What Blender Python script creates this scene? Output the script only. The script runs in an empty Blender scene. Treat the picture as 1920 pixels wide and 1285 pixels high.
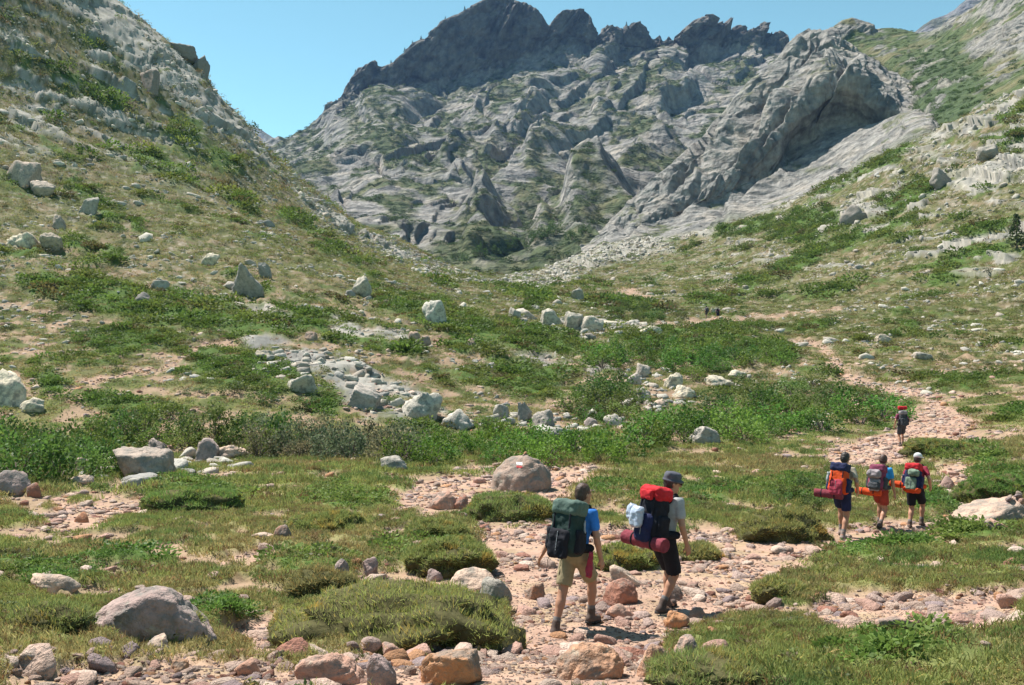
import bpy, bmesh, math, random
import numpy as np
from mathutils import Vector, Matrix, Euler
random.seed(7)
rng = np.random.default_rng(11)
R = math.radians
SC = bpy.context.scene
COL = SC.collection

# ------------------------------------------------------------------ camera
W, H = 1920.0, 1285.0          # photograph's pixels
F = 1663.0                     # focal length in those pixels (60 degrees across)
HY = 620.0                     # the level line
cam_d = bpy.data.cameras.new('camera')
cam = bpy.data.objects.new('camera', cam_d)
COL.objects.link(cam)
cam_d.sensor_width = 36.0
cam_d.lens = 36.0 * F / W
cam_d.shift_y = (HY - H / 2) / W
cam_d.clip_start = 0.1
cam_d.clip_end = 30000
cam.rotation_euler = (R(90), 0, 0)
SC.camera = cam

# ------------------------------------------------------------------ sky, sun, exposure
SUN_EL = 58.0
SUN_AZ = -50.0                 # degrees from straight ahead, negative = to the left
world = bpy.data.worlds.new('World')
SC.world = world
world.use_nodes = True
nt = world.node_tree
bg = nt.nodes['Background']
sky = nt.nodes.new('ShaderNodeTexSky')
sky.sky_type = 'NISHITA'
sky.sun_disc = False
sky.sun_elevation = R(SUN_EL)
sky.sun_rotation = R(SUN_AZ)
sky.altitude = 1500
sky.air_density = 0.7
sky.dust_density = 0.0
sky.ozone_density = 1.0
tint = nt.nodes.new('ShaderNodeMix')
tint.data_type = 'RGBA'
tint.blend_type = 'MULTIPLY'
tint.inputs[0].default_value = 1.0
tint.inputs[7].default_value = (1.15, 1.46, 1.03, 1)
nt.links.new(sky.outputs[0], tint.inputs[6])
nt.links.new(tint.outputs[2], bg.inputs[0])
bg.inputs[1].default_value = 0.096

sun_d = bpy.data.lights.new('sun', 'SUN')
sun_d.energy = 5.0
sun_d.angle = R(0.53)
sun_d.color = (1.0, 0.955, 0.88)
sun = bpy.data.objects.new('sun', sun_d)
COL.objects.link(sun)
SDIR = Vector((math.sin(R(SUN_AZ)) * math.cos(R(SUN_EL)), math.cos(R(SUN_AZ)) * math.cos(R(SUN_EL)), math.sin(R(SUN_EL))))
sun.rotation_euler = SDIR.to_track_quat('Z', 'Y').to_euler()
sun.location = SDIR * 50

vs = SC.view_settings
vs.view_transform = 'Standard'
vs.look = 'None'
vs.exposure = 1.02
vs.gamma = 1
vs.use_curve_mapping = False
SC.cycles.use_denoising = True
SC.cycles.max_bounces = 6
SC.cycles.transparent_max_bounces = 8
SC.cycles.volume_bounces = 0
SC.cycles.caustics_reflective = False
SC.cycles.caustics_refractive = False
SC.cycles.sample_clamp_indirect = 6.0

# ------------------------------------------------------------------ noise (vectorised gradient noise)
_g = np.random.default_rng(5).normal(size=(256, 3)).astype(np.float32)
_g /= np.linalg.norm(_g, axis=1)[:, None]


_perm = np.random.default_rng(9).permutation(256).astype(np.int32)
_perm = np.concatenate([_perm, _perm])
from concurrent.futures import ThreadPoolExecutor
_pool = ThreadPoolExecutor(4)


def _perlin_chunk(p, seed):
    fl = np.floor(p)
    i = fl.astype(np.int32)
    f = p - fl
    i += (seed * 57) & 255
    i &= 255
    w = f * f * f * (f * (f * 6 - 15) + 10)
    out = np.zeros(len(p), np.float32)
    for dx in (0, 1):
        wx = w[:, 0] if dx else 1 - w[:, 0]
        hx = _perm[(i[:, 0] + dx) & 255]
        gx = f[:, 0] - dx
        for dy in (0, 1):
            wxy = wx * (w[:, 1] if dy else 1 - w[:, 1])
            hy = _perm[hx + ((i[:, 1] + dy) & 255)]
            gy = f[:, 1] - dy
            if p.shape[1] == 2:
                g = _g[hy]
                out += wxy * (g[:, 0] * gx + g[:, 1] * gy) * 1.15
                continue
            for dz in (0, 1):
                g = _g[_perm[hy + ((i[:, 2] + dz) & 255)]]
                out += wxy * (w[:, 2] if dz else 1 - w[:, 2]) * (g[:, 0] * gx + g[:, 1] * gy + g[:, 2] * (f[:, 2] - dz))
    return out * 1.5


def perlin(p, seed=0):
    p = np.ascontiguousarray(p, np.float32)
    n = len(p)
    if n < 20000: return _perlin_chunk(p, seed)
    ch = [p[k:k + 32768] for k in range(0, n, 32768)]
    return np.concatenate(list(_pool.map(lambda q: _perlin_chunk(q, seed), ch)))


def fbm(p, octs=4, seed=0, gain=0.5, lac=2.03):
    p = np.asarray(p, np.float32)
    a, s, tot = 1.0, np.zeros(len(p), np.float32), 0.0
    for o in range(octs):
        s += a * perlin(p, seed + o * 17)
        tot += a
        a *= gain
        p = p * lac + 3.7
    return s / tot


def ridged(p, octs=4, seed=0, gain=0.5, lac=2.1):
    p = np.asarray(p, np.float32)
    a, s, tot = 1.0, np.zeros(len(p), np.float32), 0.0
    for o in range(octs):
        s += a * (1 - np.abs(perlin(p, seed + o * 13)) * 2)
        tot += a
        a *= gain
        p = p * lac + 1.3
    return s / tot


def sstep(a, b, x):
    t = np.clip((np.asarray(x) - a) / (b - a), 0, 1)
    return t * t * (3 - 2 * t)


def lerp(a, b, t):
    return a + (b - a) * t


def mixc(a, b, m):
    return a + (np.asarray(b, np.float32) - a) * m[:, None]


# ------------------------------------------------------------------ pixel <-> place
def ray(px, py, d):
    return Vector(((px - W / 2) / F * d, d, (HY - py) / F * d))


def project(P):
    P = np.asarray(P)
    y = np.maximum(P[:, 1], 0.05)
    return P[:, 0] / y * F + W / 2, HY - P[:, 2] / y * F


# ------------------------------------------------------------------ objects
def link(o, parent=None):
    COL.objects.link(o)
    if parent is not None:
        o.parent = parent
    return o


def tag(o, label=None, cat=None, group=None, kind=None):
    if label: o['label'] = label
    if cat: o['category'] = cat
    if group: o['group'] = group
    if kind: o['kind'] = kind
    return o


def empty(name, loc, rz=0.0):
    o = bpy.data.objects.new(name, None)
    o.empty_display_size = 0.1
    o.location = loc
    o.rotation_euler = (0, 0, rz)
    return link(o)


def np_mesh(name, verts, faces, smooth=True, mat=None, col=None):
    """verts (N,3), faces (M,3) or (M,4)"""
    verts = np.ascontiguousarray(verts, np.float32)
    faces = np.ascontiguousarray(faces, np.int32)
    me = bpy.data.meshes.new(name)
    n, k = faces.shape
    me.vertices.add(len(verts))
    me.vertices.foreach_set('co', verts.ravel())
    me.loops.add(n * k)
    me.loops.foreach_set('vertex_index', faces.ravel())
    me.polygons.add(n)
    me.polygons.foreach_set('loop_start', np.arange(n, dtype=np.int32) * k)
    if smooth:
        me.polygons.foreach_set('use_smooth', np.ones(n, bool))
    if col is not None:
        a = me.color_attributes.new('Col', 'FLOAT_COLOR', 'POINT')
        c = np.ones((len(verts), 4), np.float32)
        c[:, :3] = col
        a.data.foreach_set('color', c.ravel())
    me.update(calc_edges=True)
    if mat: me.materials.append(mat)
    return me


def mesh_obj(name, verts, faces, mat, parent=None, smooth=True, col=None):
    return link(bpy.data.objects.new(name, np_mesh(name, verts, faces, smooth, mat, col)), parent)


# ------------------------------------------------------------------ materials
def new_mat(name):
    m = bpy.data.materials.new(name)
    m.use_nodes = True
    return m, m.node_tree, m.node_tree.nodes['Principled BSDF']


def surf_mat(name, base=None, attr=None, instancer=False, rough=0.9, var=0.25, nscale=8.0, bump=0.3, bscale=20.0, bdist=0.02,
             random_obj=0.0, spec=0.25, trans=0.0, speck=0.0, speck_col=(0.05, 0.05, 0.05), speck_scale=90.0, detail=6.0, bump2=None):
    """colour (plain / vertex colour / instance colour) x grain, with fine relief"""
    m, t, b = new_mat(name)
    N, L = t.nodes, t.links
    b.inputs['Roughness'].default_value = rough
    b.inputs['Specular IOR Level'].default_value = spec
    if attr:
        a = N.new('ShaderNodeAttribute')
        a.attribute_name = attr
        a.attribute_type = 'INSTANCER' if instancer else 'GEOMETRY'
        csock = a.outputs['Color']
    else:
        a = N.new('ShaderNodeRGB')
        a.outputs[0].default_value = (*base, 1)
        csock = a.outputs[0]
    tc = N.new('ShaderNodeTexCoord')
    vec = tc.outputs['Object']
    if random_obj:
        oi = N.new('ShaderNodeObjectInfo')
        add = N.new('ShaderNodeVectorMath'); add.operation = 'ADD'
        sc = N.new('ShaderNodeVectorMath'); sc.operation = 'SCALE'
        comb = N.new('ShaderNodeCombineXYZ')
        for k in range(3): L.new(oi.outputs['Random'], comb.inputs[k])
        L.new(comb.outputs[0], sc.inputs[0]); sc.inputs['Scale'].default_value = 37.0
        L.new(vec, add.inputs[0]); L.new(sc.outputs[0], add.inputs[1])
        vec = add.outputs[0]
    n1 = N.new('ShaderNodeTexNoise')
    n1.inputs['Scale'].default_value = nscale
    n1.inputs['Detail'].default_value = detail
    n1.inputs['Roughness'].default_value = 0.65
    L.new(vec, n1.inputs['Vector'])
    mr = N.new('ShaderNodeMapRange')
    mr.inputs[1].default_value = 0.25; mr.inputs[2].default_value = 0.75
    mr.inputs[3].default_value = 1 - var; mr.inputs[4].default_value = 1 + var
    L.new(n1.outputs[0], mr.inputs[0])
    mx = N.new('ShaderNodeMix'); mx.data_type = 'RGBA'; mx.blend_type = 'MULTIPLY'; mx.inputs[0].default_value = 1
    L.new(csock, mx.inputs[6]); L.new(mr.outputs[0], mx.inputs[7])
    out = mx.outputs[2]
    if random_obj:
        mr2 = N.new('ShaderNodeMapRange')
        mr2.inputs[3].default_value = 1 - random_obj; mr2.inputs[4].default_value = 1 + random_obj
        L.new(oi.outputs['Random'], mr2.inputs[0])
        mx2 = N.new('ShaderNodeMix'); mx2.data_type = 'RGBA'; mx2.blend_type = 'MULTIPLY'; mx2.inputs[0].default_value = 1
        L.new(out, mx2.inputs[6]); L.new(mr2.outputs[0], mx2.inputs[7])
        out = mx2.outputs[2]
    if speck:
        n3 = N.new('ShaderNodeTexNoise'); n3.inputs['Scale'].default_value = speck_scale; n3.inputs['Detail'].default_value = 3
        L.new(vec, n3.inputs['Vector'])
        m3 = N.new('ShaderNodeMapRange'); m3.inputs[1].default_value = 0.56; m3.inputs[2].default_value = 0.66
        m3.inputs[3].default_value = 0; m3.inputs[4].default_value = speck
        L.new(n3.outputs[0], m3.inputs[0])
        mx3 = N.new('ShaderNodeMix'); mx3.data_type = 'RGBA'
        L.new(m3.outputs[0], mx3.inputs[0]); L.new(out, mx3.inputs[6]); mx3.inputs[7].default_value = (*speck_col, 1)
        out = mx3.outputs[2]
    L.new(out, b.inputs['Base Color'])
    if bump:
        n2 = N.new('ShaderNodeTexNoise')
        n2.inputs['Scale'].default_value = bscale; n2.inputs['Detail'].default_value = 5; n2.inputs['Roughness'].default_value = 0.6
        L.new(vec, n2.inputs['Vector'])
        bp = N.new('ShaderNodeBump'); bp.inputs['Strength'].default_value = bump; bp.inputs['Distance'].default_value = bdist
        L.new(n2.outputs[0], bp.inputs['Height']); L.new(bp.outputs[0], b.inputs['Normal'])
        if bump2:
            s2, d2 = bump2
            vo = N.new('ShaderNodeTexVoronoi'); vo.inputs['Scale'].default_value = s2
            mp = N.new('ShaderNodeMapping'); mp.inputs['Rotation'].default_value = (0, R(-35), 0); mp.inputs['Scale'].default_value = (.35, 1, 1)
            L.new(vec, mp.inputs['Vector']); L.new(mp.outputs[0], vo.inputs['Vector'])
            b2 = N.new('ShaderNodeBump'); b2.inputs['Strength'].default_value = 0.9; b2.inputs['Distance'].default_value = d2
            L.new(vo.outputs['Distance'], b2.inputs['Height']); L.new(b2.outputs[0], bp.inputs['Normal'])
    if trans:
        tr = N.new('ShaderNodeBsdfTranslucent')
        L.new(out, tr.inputs[0])
        ms = N.new('ShaderNodeMixShader'); ms.inputs[0].default_value = trans
        o = N['Material Output']
        L.new(b.outputs[0], ms.inputs[1]); L.new(tr.outputs[0], ms.inputs[2]); L.new(ms.outputs[0], o.inputs[0])
    return m


# ------------------------------------------------------------------ lofted sheets of land
def pchip_t(s, z):
    """limited tangents dz/ds down axis 0 (K,N)"""
    h = np.diff(s, axis=0)
    dl = np.diff(z, axis=0) / h
    m = np.zeros_like(z)
    a, b = dl[:-1], dl[1:]
    w1, w2 = 2 * h[1:] + h[:-1], h[1:] + 2 * h[:-1]
    ok = (a * b) > 0
    with np.errstate(divide='ignore', invalid='ignore'):
        hm = (w1 + w2) / (w1 / np.where(ok, a, 1) + w2 / np.where(ok, b, 1))
    m[1:-1] = np.where(ok, hm, 0)
    m[0], m[-1] = dl[0], dl[-1]
    return m


def smooth1(x, xs, ys):
    """monotone cubic through the control points"""
    xs, ys = np.asarray(xs, float), np.asarray(ys, float)
    m = pchip_t(xs[:, None], ys[:, None])[:, 0]
    x = np.clip(x, xs[0], xs[-1])
    k = np.clip(np.searchsorted(xs, x, 'right') - 1, 0, len(xs) - 2)
    h = xs[k + 1] - xs[k]
    t = (x - xs[k]) / h
    return ((2 * t**3 - 3 * t**2 + 1) * ys[k] + (t**3 - 2 * t**2 + t) * h * m[k] + (-2 * t**3 + 3 * t**2) * ys[k + 1] + (t**3 - t**2) * h * m[k + 1])


class Sheet:
    """land given by profile lines: each line is a list of (pixel column, pixel row, metres away);
    the lines run from near to far and are joined by a smooth surface."""
    def __init__(self, cols, lines, subdiv):
        self.cols = np.asarray(cols, float)
        Ys, Ds = [], []
        for ln in lines:
            kind = 's'
            if isinstance(ln, tuple): kind, ln = ln
            ln = np.array(ln, float)
            if kind == 's':
                Ys.append(smooth1(self.cols, ln[:, 0], ln[:, 1]))
            else:
                Ys.append(np.interp(self.cols, ln[:, 0], ln[:, 1]))
            Ds.append(np.exp(smooth1(self.cols, ln[:, 0], np.log(ln[:, 2]))))
        D = np.array(Ds); Y = np.array(Ys)
        for k in range(1, len(D)): D[k] = np.maximum(D[k], D[k - 1] * 1.002)
        Z = (HY - Y) / F * D
        s = np.log(D)
        m = pchip_t(s, Z)
        outD, outZ, tt = [], [], []
        for k in range(len(lines) - 1):
            n = subdiv[k]
            for j in range(n + (1 if k == len(lines) - 2 else 0)):
                t = j / n
                h = s[k + 1] - s[k]
                outD.append(np.exp(s[k] + t * h))
                outZ.append((2 * t**3 - 3 * t**2 + 1) * Z[k] + (t**3 - 2 * t**2 + t) * h * m[k] + (-2 * t**3 + 3 * t**2) * Z[k + 1] + (t**3 - t**2) * h * m[k + 1])
                tt.append(k + t)
        D = np.array(outD); Z = np.array(outZ)
        self.t = np.array(tt)
        self.shape = D.shape
        X = (self.cols - W / 2)[None, :] / F * D
        self.P = np.stack([X, D, Z], -1)                # rows, cols, 3
        self.T = np.repeat(self.t[:, None], D.shape[1], 1)
        self.PX = np.repeat(self.cols[None, :], D.shape[0], 0)

    def flat(self): return self.P.reshape(-1, 3)

    def normals(self):
        P = self.P
        du = np.gradient(P, axis=1); dv = np.gradient(P, axis=0)
        n = np.cross(du, dv)
        n /= np.linalg.norm(n, axis=-1, keepdims=True) + 1e-9
        n[n[..., 2] < 0] *= 1
        return n

    def faces(self):
        r, c = self.shape
        i = np.arange(r * c).reshape(r, c)
        return np.stack([i[:-1, :-1], i[:-1, 1:], i[1:, 1:], i[1:, :-1]], -1).reshape(-1, 4)

    def build(self, name, mat, col, parent=None):
        return mesh_obj(name, self.flat(), self.faces(), mat, parent, True, col)


def poly_mask(px, py, pts, feather=0.0):
    """signed-ish inside test of pixel points in a polygon, feathered (pixels)"""
    px = np.asarray(px, np.float32); py = np.asarray(py, np.float32)
    pts = np.array(pts, np.float32)
    inside = np.zeros(px.shape, bool)
    dmin = np.full(px.shape, 1e9, np.float32)
    n = len(pts)
    for k in range(n):
        x0, y0 = pts[k]; x1, y1 = pts[(k + 1) % n]
        c = ((y0 > py) != (y1 > py)) & (px < (x1 - x0) * (py - y0) / (y1 - y0 + 1e-9) + x0)
        inside ^= c
        if feather:
            ex, ey = x1 - x0, y1 - y0
            tt = np.clip(((px - x0) * ex + (py - y0) * ey) / (ex * ex + ey * ey + 1e-9), 0, 1)
            d = (px - x0 - tt * ex) ** 2 + (py - y0 - tt * ey) ** 2
            dmin = np.minimum(dmin, d)
    if not feather: return inside.astype(np.float32)
    sd = np.sqrt(dmin) * np.where(inside, 1, -1)
    return sstep(-feather, feather, sd).astype(np.float32)


def ell(px, py, cx, cy, rx, ry, ang=0.0, soft=0.5):
    c, s = math.cos(R(ang)), math.sin(R(ang))
    dx, dy = px - cx, py - cy
    u, v = (dx * c + dy * s) / rx, (-dx * s + dy * c) / ry
    return 1 - sstep(1 - soft, 1 + soft, np.sqrt(u * u + v * v))
# ================================================================== THE LAND
# ------------------------------------------------------------------ valley ground: lines from the camera's feet to the crests
CX = [-900, -500, -200, 0, 240, 480, 720, 960, 1200, 1440, 1680, 1920, 2150, 2450, 2820]
def line(ys, ds): return [(x, y, d) for x, y, d in zip(CX, ys, ds)]
def lz(zs, ds):   return [(x, HY - z / d * F, d) for x, z, d in zip(CX, zs, ds)]

crest = [(-900, -900, 150), (-500, -640, 165), (-200, -420, 185), (0, -180, 195), (120, -75, 200), (200, -12, 204), (228, 8, 205), (262, 36, 206), (300, 66, 208),
         (330, 92, 210), (347, 112, 211), (368, 130, 212), (388, 150, 213), (400, 178, 214), (425, 204, 216), (445, 226, 219), (468, 252, 222),
         (490, 284, 226), (512, 308, 229), (545, 335, 235), (590, 372, 243), (640, 410, 252), (680, 432, 258), (720, 446, 265), (760, 464, 275), (800, 484, 284),
         (850, 505, 294), (900, 517, 303), (950, 522, 312), (1000, 512, 320), (1060, 492, 326), (1130, 462, 330), (1200, 452, 326), (1280, 446, 318), (1360, 424, 305),
         (1440, 398, 292), (1520, 366, 280), (1600, 326, 266), (1680, 284, 254), (1730, 258, 249), (1800, 226, 244), (1860, 196, 240), (1920, 168, 236), (2150, 60, 226), (2450, -80, 215), (2820, -240, 200)]
behind = [(x, y + 70 * d / 230, d * 1.22) for x, y, d in crest]
lines = [
    lz([-1.7] * 15, [1.6] * 15),
    lz([-1.9, -1.95, -2.0, -2.1, -2.2, -2.24, -2.24, -2.24, -2.24, -2.2, -2.12, -2.05, -2.0, -1.9, -1.8], [5.6] * 15),
    lz([-2.9, -3.0, -3.1, -3.2, -3.3, -3.35, -3.37, -3.37, -3.37, -3.34, -3.2, -3.05, -2.9, -2.7, -2.4], [10.0] * 15),
    lz([-3.5, -3.6, -3.7, -3.85, -3.95, -3.99, -3.99, -3.99, -3.99, -3.99, -3.99, -3.8, -3.5, -3.2, -2.8], [17.0] * 15),
    lz([-4.0, -4.1, -4.2, -4.3, -4.45, -4.55, -4.55, -4.6, -4.66, -4.7, -4.7, -4.4, -4.0, -3.5, -3.0], [26.0] * 15),
    lz([-4.2, -4.3, -4.5, -4.6, -4.7, -4.75, -4.8, -4.84, -4.95, -5.05, -5.03, -4.5, -4.0, -3.4, -2.6], [30, 30, 30, 30, 30.5, 31, 33, 35, 38, 41, 43, 42, 42, 42, 42]),
    lz([-4.8, -4.9, -5.1, -5.3, -5.4, -5.45, -5.45, -5.5, -5.1, -4.75, -4.3, -3.4, -2.8, -2.0, -1.0], [37, 37, 37, 37, 37, 37.5, 40, 43, 49, 54, 57, 57, 57, 57, 57]),
    lz([-2.2, -2.4, -2.8, -3.2, -3.7, -3.9, -4.3, -4.1, -3.3, -2.8, -2.6, -2.7, -2.0, -1.0, 0.5], [45, 45, 45, 45, 45, 45, 48, 56, 66, 74, 74, 70, 70, 70, 70]),
    line([560, 590, 610, 620, 632, 642, 650, 640, 616, 620, 620, 610, 585, 560, 530], [60, 60, 60, 60, 60, 60, 64, 78, 102, 108, 105, 100, 98, 96, 94]),
    line([400, 440, 480, 500, 525, 548, 572, 578, 573, 562, 540, 500, 460, 410, 340], [78, 78, 78, 78, 79, 80, 88, 112, 152, 150, 140, 133, 128, 122, 116]),
    line([150, 240, 330, 380, 420, 455, 512, 545, 535, 502, 445, 388, 330, 250, 150], [98, 98, 99, 100, 104, 110, 126, 172, 212, 200, 184, 168, 160, 152, 144]),
    line([-300, -120, 80, 190, 290, 372, 474, 532, 494, 448, 350, 272, 190, 80, -40], [122, 125, 130, 136, 145, 156, 190, 246, 272, 248, 222, 203, 195, 186, 175]),
    ('l', crest), behind]
cols = np.concatenate([np.linspace(-900, -250, 30)[:-1], np.linspace(-250, 2170, 770), np.linspace(2170, 2820, 30)[1:]])
A = Sheet(cols, lines, [14, 84, 76, 68, 42, 26, 30, 34, 48, 50, 54, 72, 84, 6])
Pb = A.flat().copy()
PX, PY = A.PX.ravel(), project(Pb)[1]
D = Pb[:, 1]
near = 1 - sstep(30, 60, D)
wob = np.stack([perlin(np.c_[PX / 45, PY / 22, 0 * PX], 3), perlin(np.c_[PX / 45, PY / 22, 0 * PX + 9], 4)], 1)
wob2 = np.stack([perlin(np.c_[PX / 14, PY / 7, 0 * PX], 13), perlin(np.c_[PX / 14, PY / 7, 0 * PX + 9], 14)], 1)
QX = PX + wob[:, 0] * 22 + wob2[:, 0] * 9
QY = PY + wob[:, 1] * 11 + wob2[:, 1] * 5

PATHS = [
    [(500, 1330), (470, 1250), (640, 1228), (900, 1212), (955, 1150), (935, 1100), (880, 1062), (900, 985), (1040, 972), (1130, 992), (1250, 990), (1390, 995), (1480, 1020), (1545, 1012),
     (1600, 985), (1720, 975), (1800, 950), (1850, 968), (1820, 990), (1700, 1008), (1560, 1040), (1470, 1075), (1440, 1110), (1450, 1150), (1330, 1172), (1260, 1205), (1255, 1330)],
    [(715, 955), (790, 902), (900, 880), (1095, 868), (1125, 890), (1050, 935), (1062, 980), (900, 992), (872, 962), (800, 972)],
    [(1525, 838), (1600, 826), (1675, 815), (1735, 745), (1800, 760), (1830, 800), (1800, 828), (1700, 852), (1650, 880), (1600, 885), (1560, 880), (1545, 860)],
    [(1780, 835), (1920, 800), (1920, 822), (1800, 842)],
    [(1735, 748), (1690, 742), (1600, 722), (1560, 700), (1535, 650), (1555, 645), (1590, 695), (1660, 722), (1770, 738)],
    [(0, 1330), (0, 1240), (150, 1245), (330, 1230), (520, 1235), (520, 1330)],
    [(60, 985), (110, 945), (260, 930), (300, 950), (200, 990), (120, 1010)],
    [(640, 1105), (690, 1068), (800, 1068), (940, 1085), (940, 1120), (800, 1112)],
    [(1490, 1150), (1560, 1120), (1700, 1110), (1920, 1108), (1920, 1185), (1700, 1200), (1560, 1190)],
    [(380, 1055), (500, 1020), (540, 1040), (470, 1075)],
    [(500, 1150), (400, 1190), (500, 1230), (560, 1225)],
    [(1750, 860), (1830, 870), (1830, 920), (1800, 950), (1760, 940)],
]
THIN = [[(1165, 548), (1200, 556), (1238, 574)], [(1245, 614), (1300, 606), (1360, 598), (1450, 592), (1560, 580)], [(1210, 618), (1290, 612)],
        [(1420, 640), (1535, 648)], [(90, 745), (190, 715), (300, 690), (420, 640)]]
m_path = np.zeros(len(PX), np.float32)
for p in PATHS: m_path = np.maximum(m_path, poly_mask(QX, QY, p, 9))
for p in THIN:
    for (x0, y0), (x1, y1) in zip(p[:-1], p[1:]):
        ex, ey = x1 - x0, y1 - y0
        t = np.clip(((QX - x0) * ex + (QY - y0) * ey) / (ex * ex + ey * ey), 0, 1)
        dd = np.hypot(QX - x0 - t * ex, (QY - y0 - t * ey) * 2.2)
        m_path = np.maximum(m_path, 0.75 * (1 - sstep(6, 16, dd)))

# bright green mats of creeping shrub: (cx, cy, rx, ry, angle)
MATS = [(330, 590, 240, 34, 8), (150, 545, 130, 24, 6), (560, 605, 130, 22, 12), (250, 640, 120, 18, 0), (700, 645, 90, 16, 12), (830, 600, 150, 30, 18), (1000, 640, 110, 26, 8),
        (880, 660, 60, 12, 8), (450, 700, 110, 40, 10), (560, 690, 60, 26, 0), (100, 720, 42, 26, 10), (250, 760, 90, 18, 4), (170, 470, 60, 10, 10), (345, 250, 40, 34, 30),
        (420, 305, 45, 20, 25), (300, 320, 70, 22, 30), (200, 180, 40, 20, 30), (120, 150, 40, 16, 30), (30, 480, 50, 10, 0), (200, 395, 40, 14, 30), (260, 430, 30, 8, 30),
        (150, 355, 30, 12, 20), (1520, 420, 75, 30, -8), (1400, 430, 60, 15, -15), (1570, 340, 60, 20, -30), (1660, 300, 60, 16, -30), (1700, 370, 90, 20, -22), (1840, 440, 70, 14, -22),
        (1830, 480, 90, 16, -14), (1640, 440, 110, 14, -18), (1500, 490, 70, 14, -22), (1430, 525, 60, 14, -20), (1560, 545, 50, 8, -12), (1890, 260, 40, 22, -25), (1900, 205, 40, 16, -25),
        (1780, 520, 50, 10, -14), (1350, 560, 50, 8, -10), (1520, 612, 40, 6, 0), (1420, 614, 34, 6, 0), (1350, 615, 40, 8, 0), (1708, 620, 22, 7, 0), (1440, 665, 60, 16, 4),
        (1350, 640, 90, 22, 0), (1240, 640, 90, 20, 0), (1180, 580, 60, 14, 6), (1100, 570, 50, 10, 6), (950, 720, 110, 24, 8), (1000, 700, 60, 16, 6), (1300, 935, 110, 24, -4), (1170, 925, 60, 16, 0),
        (360, 930, 90, 26, 4), (1880, 905, 60, 26, 0), (1480, 920, 70, 30, 0), (1760, 945, 50, 18, -6), (1640, 1040, 110, 12, -4), (1830, 1010, 90, 10, 0), (1820, 860, 70, 14, 8),
        (640, 940, 80, 22, 8), (760, 950, 80, 16, 4), (560, 1060, 120, 24, 4), (800, 1040, 100, 24, 4), (80, 1080, 110, 26, 8), (230, 1060, 90, 18, 4), (400, 1160, 60, 20, 0), (1700, 1240, 140, 24, 0),
        (1780, 720, 70, 10, 4), (1890, 780, 50, 12, 0), (1000, 560, 60, 10, 10), (640, 480, 60, 10, 25), (560, 420, 40, 10, 35), (450, 380, 50, 12, 35)]
m_green = np.zeros(len(PX), np.float32)
for (cx, cy, rx, ry, an) in MATS: m_green = np.maximum(m_green, ell(QX, QY, cx, cy, rx, ry, an, 0.35))
m_green *= 1 - ell(PX, PY, 1335, 600, 60, 14, 0, .3)
n_m = fbm(Pb[:, :2] / 7.0 + 0, 4, 31)
m_green = np.maximum(m_green, sstep(0.20, 0.34, n_m) * sstep(24, 50, D) * 0.75)
n_fine = fbm(Pb[:, :2] / 1.1 + 0 + 2, 4, 41)
m_green *= sstep(-0.42, -0.05, n_fine + 0.22)

# bare rock: slabs of the left crest, whale-back by the stream, ledges on the right-hand hillside
SLABS = [[(195, -20), (262, 36), (345, 110), (400, 178), (470, 252), (515, 310), (500, 305), (440, 262), (380, 232), (330, 180), (255, 130), (180, 60), (110, -20)],
         [(150, -160), (195, -20), (110, -20), (60, -120)],
         [(452, 640), (500, 632), (560, 650), (640, 668), (720, 706), (790, 738), (832, 780), (740, 790), (690, 780), (640, 745), (600, 712), (540, 690), (470, 662)],
         [(620, 606), (690, 622), (775, 634), (770, 642), (680, 634), (610, 616)], [(1085, 680), (1130, 684), (1170, 694), (1160, 704), (1100, 698)],
         [(965, 662), (1050, 670), (1075, 684), (1020, 688), (960, 674)], [(420, 560), (470, 568), (560, 600), (540, 606), (440, 580)],
         [(1270, 448), (1360, 422), (1330, 446)], [(1720, 262), (1800, 232), (1860, 214), (1830, 240), (1750, 272)], [(1780, 345), (1880, 300), (1920, 290), (1920, 330), (1820, 362)],
         [(1560, 400), (1640, 378), (1660, 396), (1590, 420)], [(1180, 616), (1240, 612), (1250, 626), (1190, 630)], [(20, 195), (120, 240), (100, 250), (10, 215)], [(60, 180), (115, 205), (95, 215), (40, 195)],
         [(540, 340), (600, 385), (680, 440), (780, 480), (760, 488), (650, 440), (560, 375)]]
m_rock = np.zeros(len(PX), np.float32)
for p in SLABS: m_rock = np.maximum(m_rock, poly_mask(QX, QY, p, 7))
# broken rock showing through on the steep parts
n_b = fbm(np.c_[Pb[:, 0] / 9.0 + Pb[:, 2] / 7, Pb[:, 1] / 9.0, Pb[:, 2] / 3.5], 5, 51)
steepleft = sstep(420, 180, PY) * (PX < 560)
steepright = sstep(470, 260, PY) * (PX > 1300)
m_rock = np.maximum(m_rock, sstep(0.10, 0.22, n_b) * np.maximum(steepleft * 0.95, steepright * 0.75))
scree = poly_mask(QX, QY, [(930, 530), (1060, 490), (1140, 455), (1280, 440), (1240, 470), (1120, 500), (1020, 540)], 14)
nosetalus = poly_mask(QX, QY, [(540, 330), (640, 405), (730, 450), (860, 508), (960, 530), (860, 528), (760, 498), (640, 440), (560, 380)], 8)
m_rock *= 1 - 0.9 * m_path
m_rock *= 0.25 + 0.75 * sstep(-0.22, -0.02, fbm(Pb / 2.6, 4, 53) + 0.10 * sstep(100, 200, D))
ledge = sstep(0.12, 0.2, fbm(np.c_[(Pb[:, 0] - Pb[:, 2]) / 10.0, Pb[:, 1] / 10.0, Pb[:, 2] / 3.0], 4, 57)) * sstep(1250, 1450, PX) * sstep(560, 470, PY)
m_rock = np.maximum(m_rock, ledge * 0.9)
m_green *= (1 - m_path) * (1 - m_rock)

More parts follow.
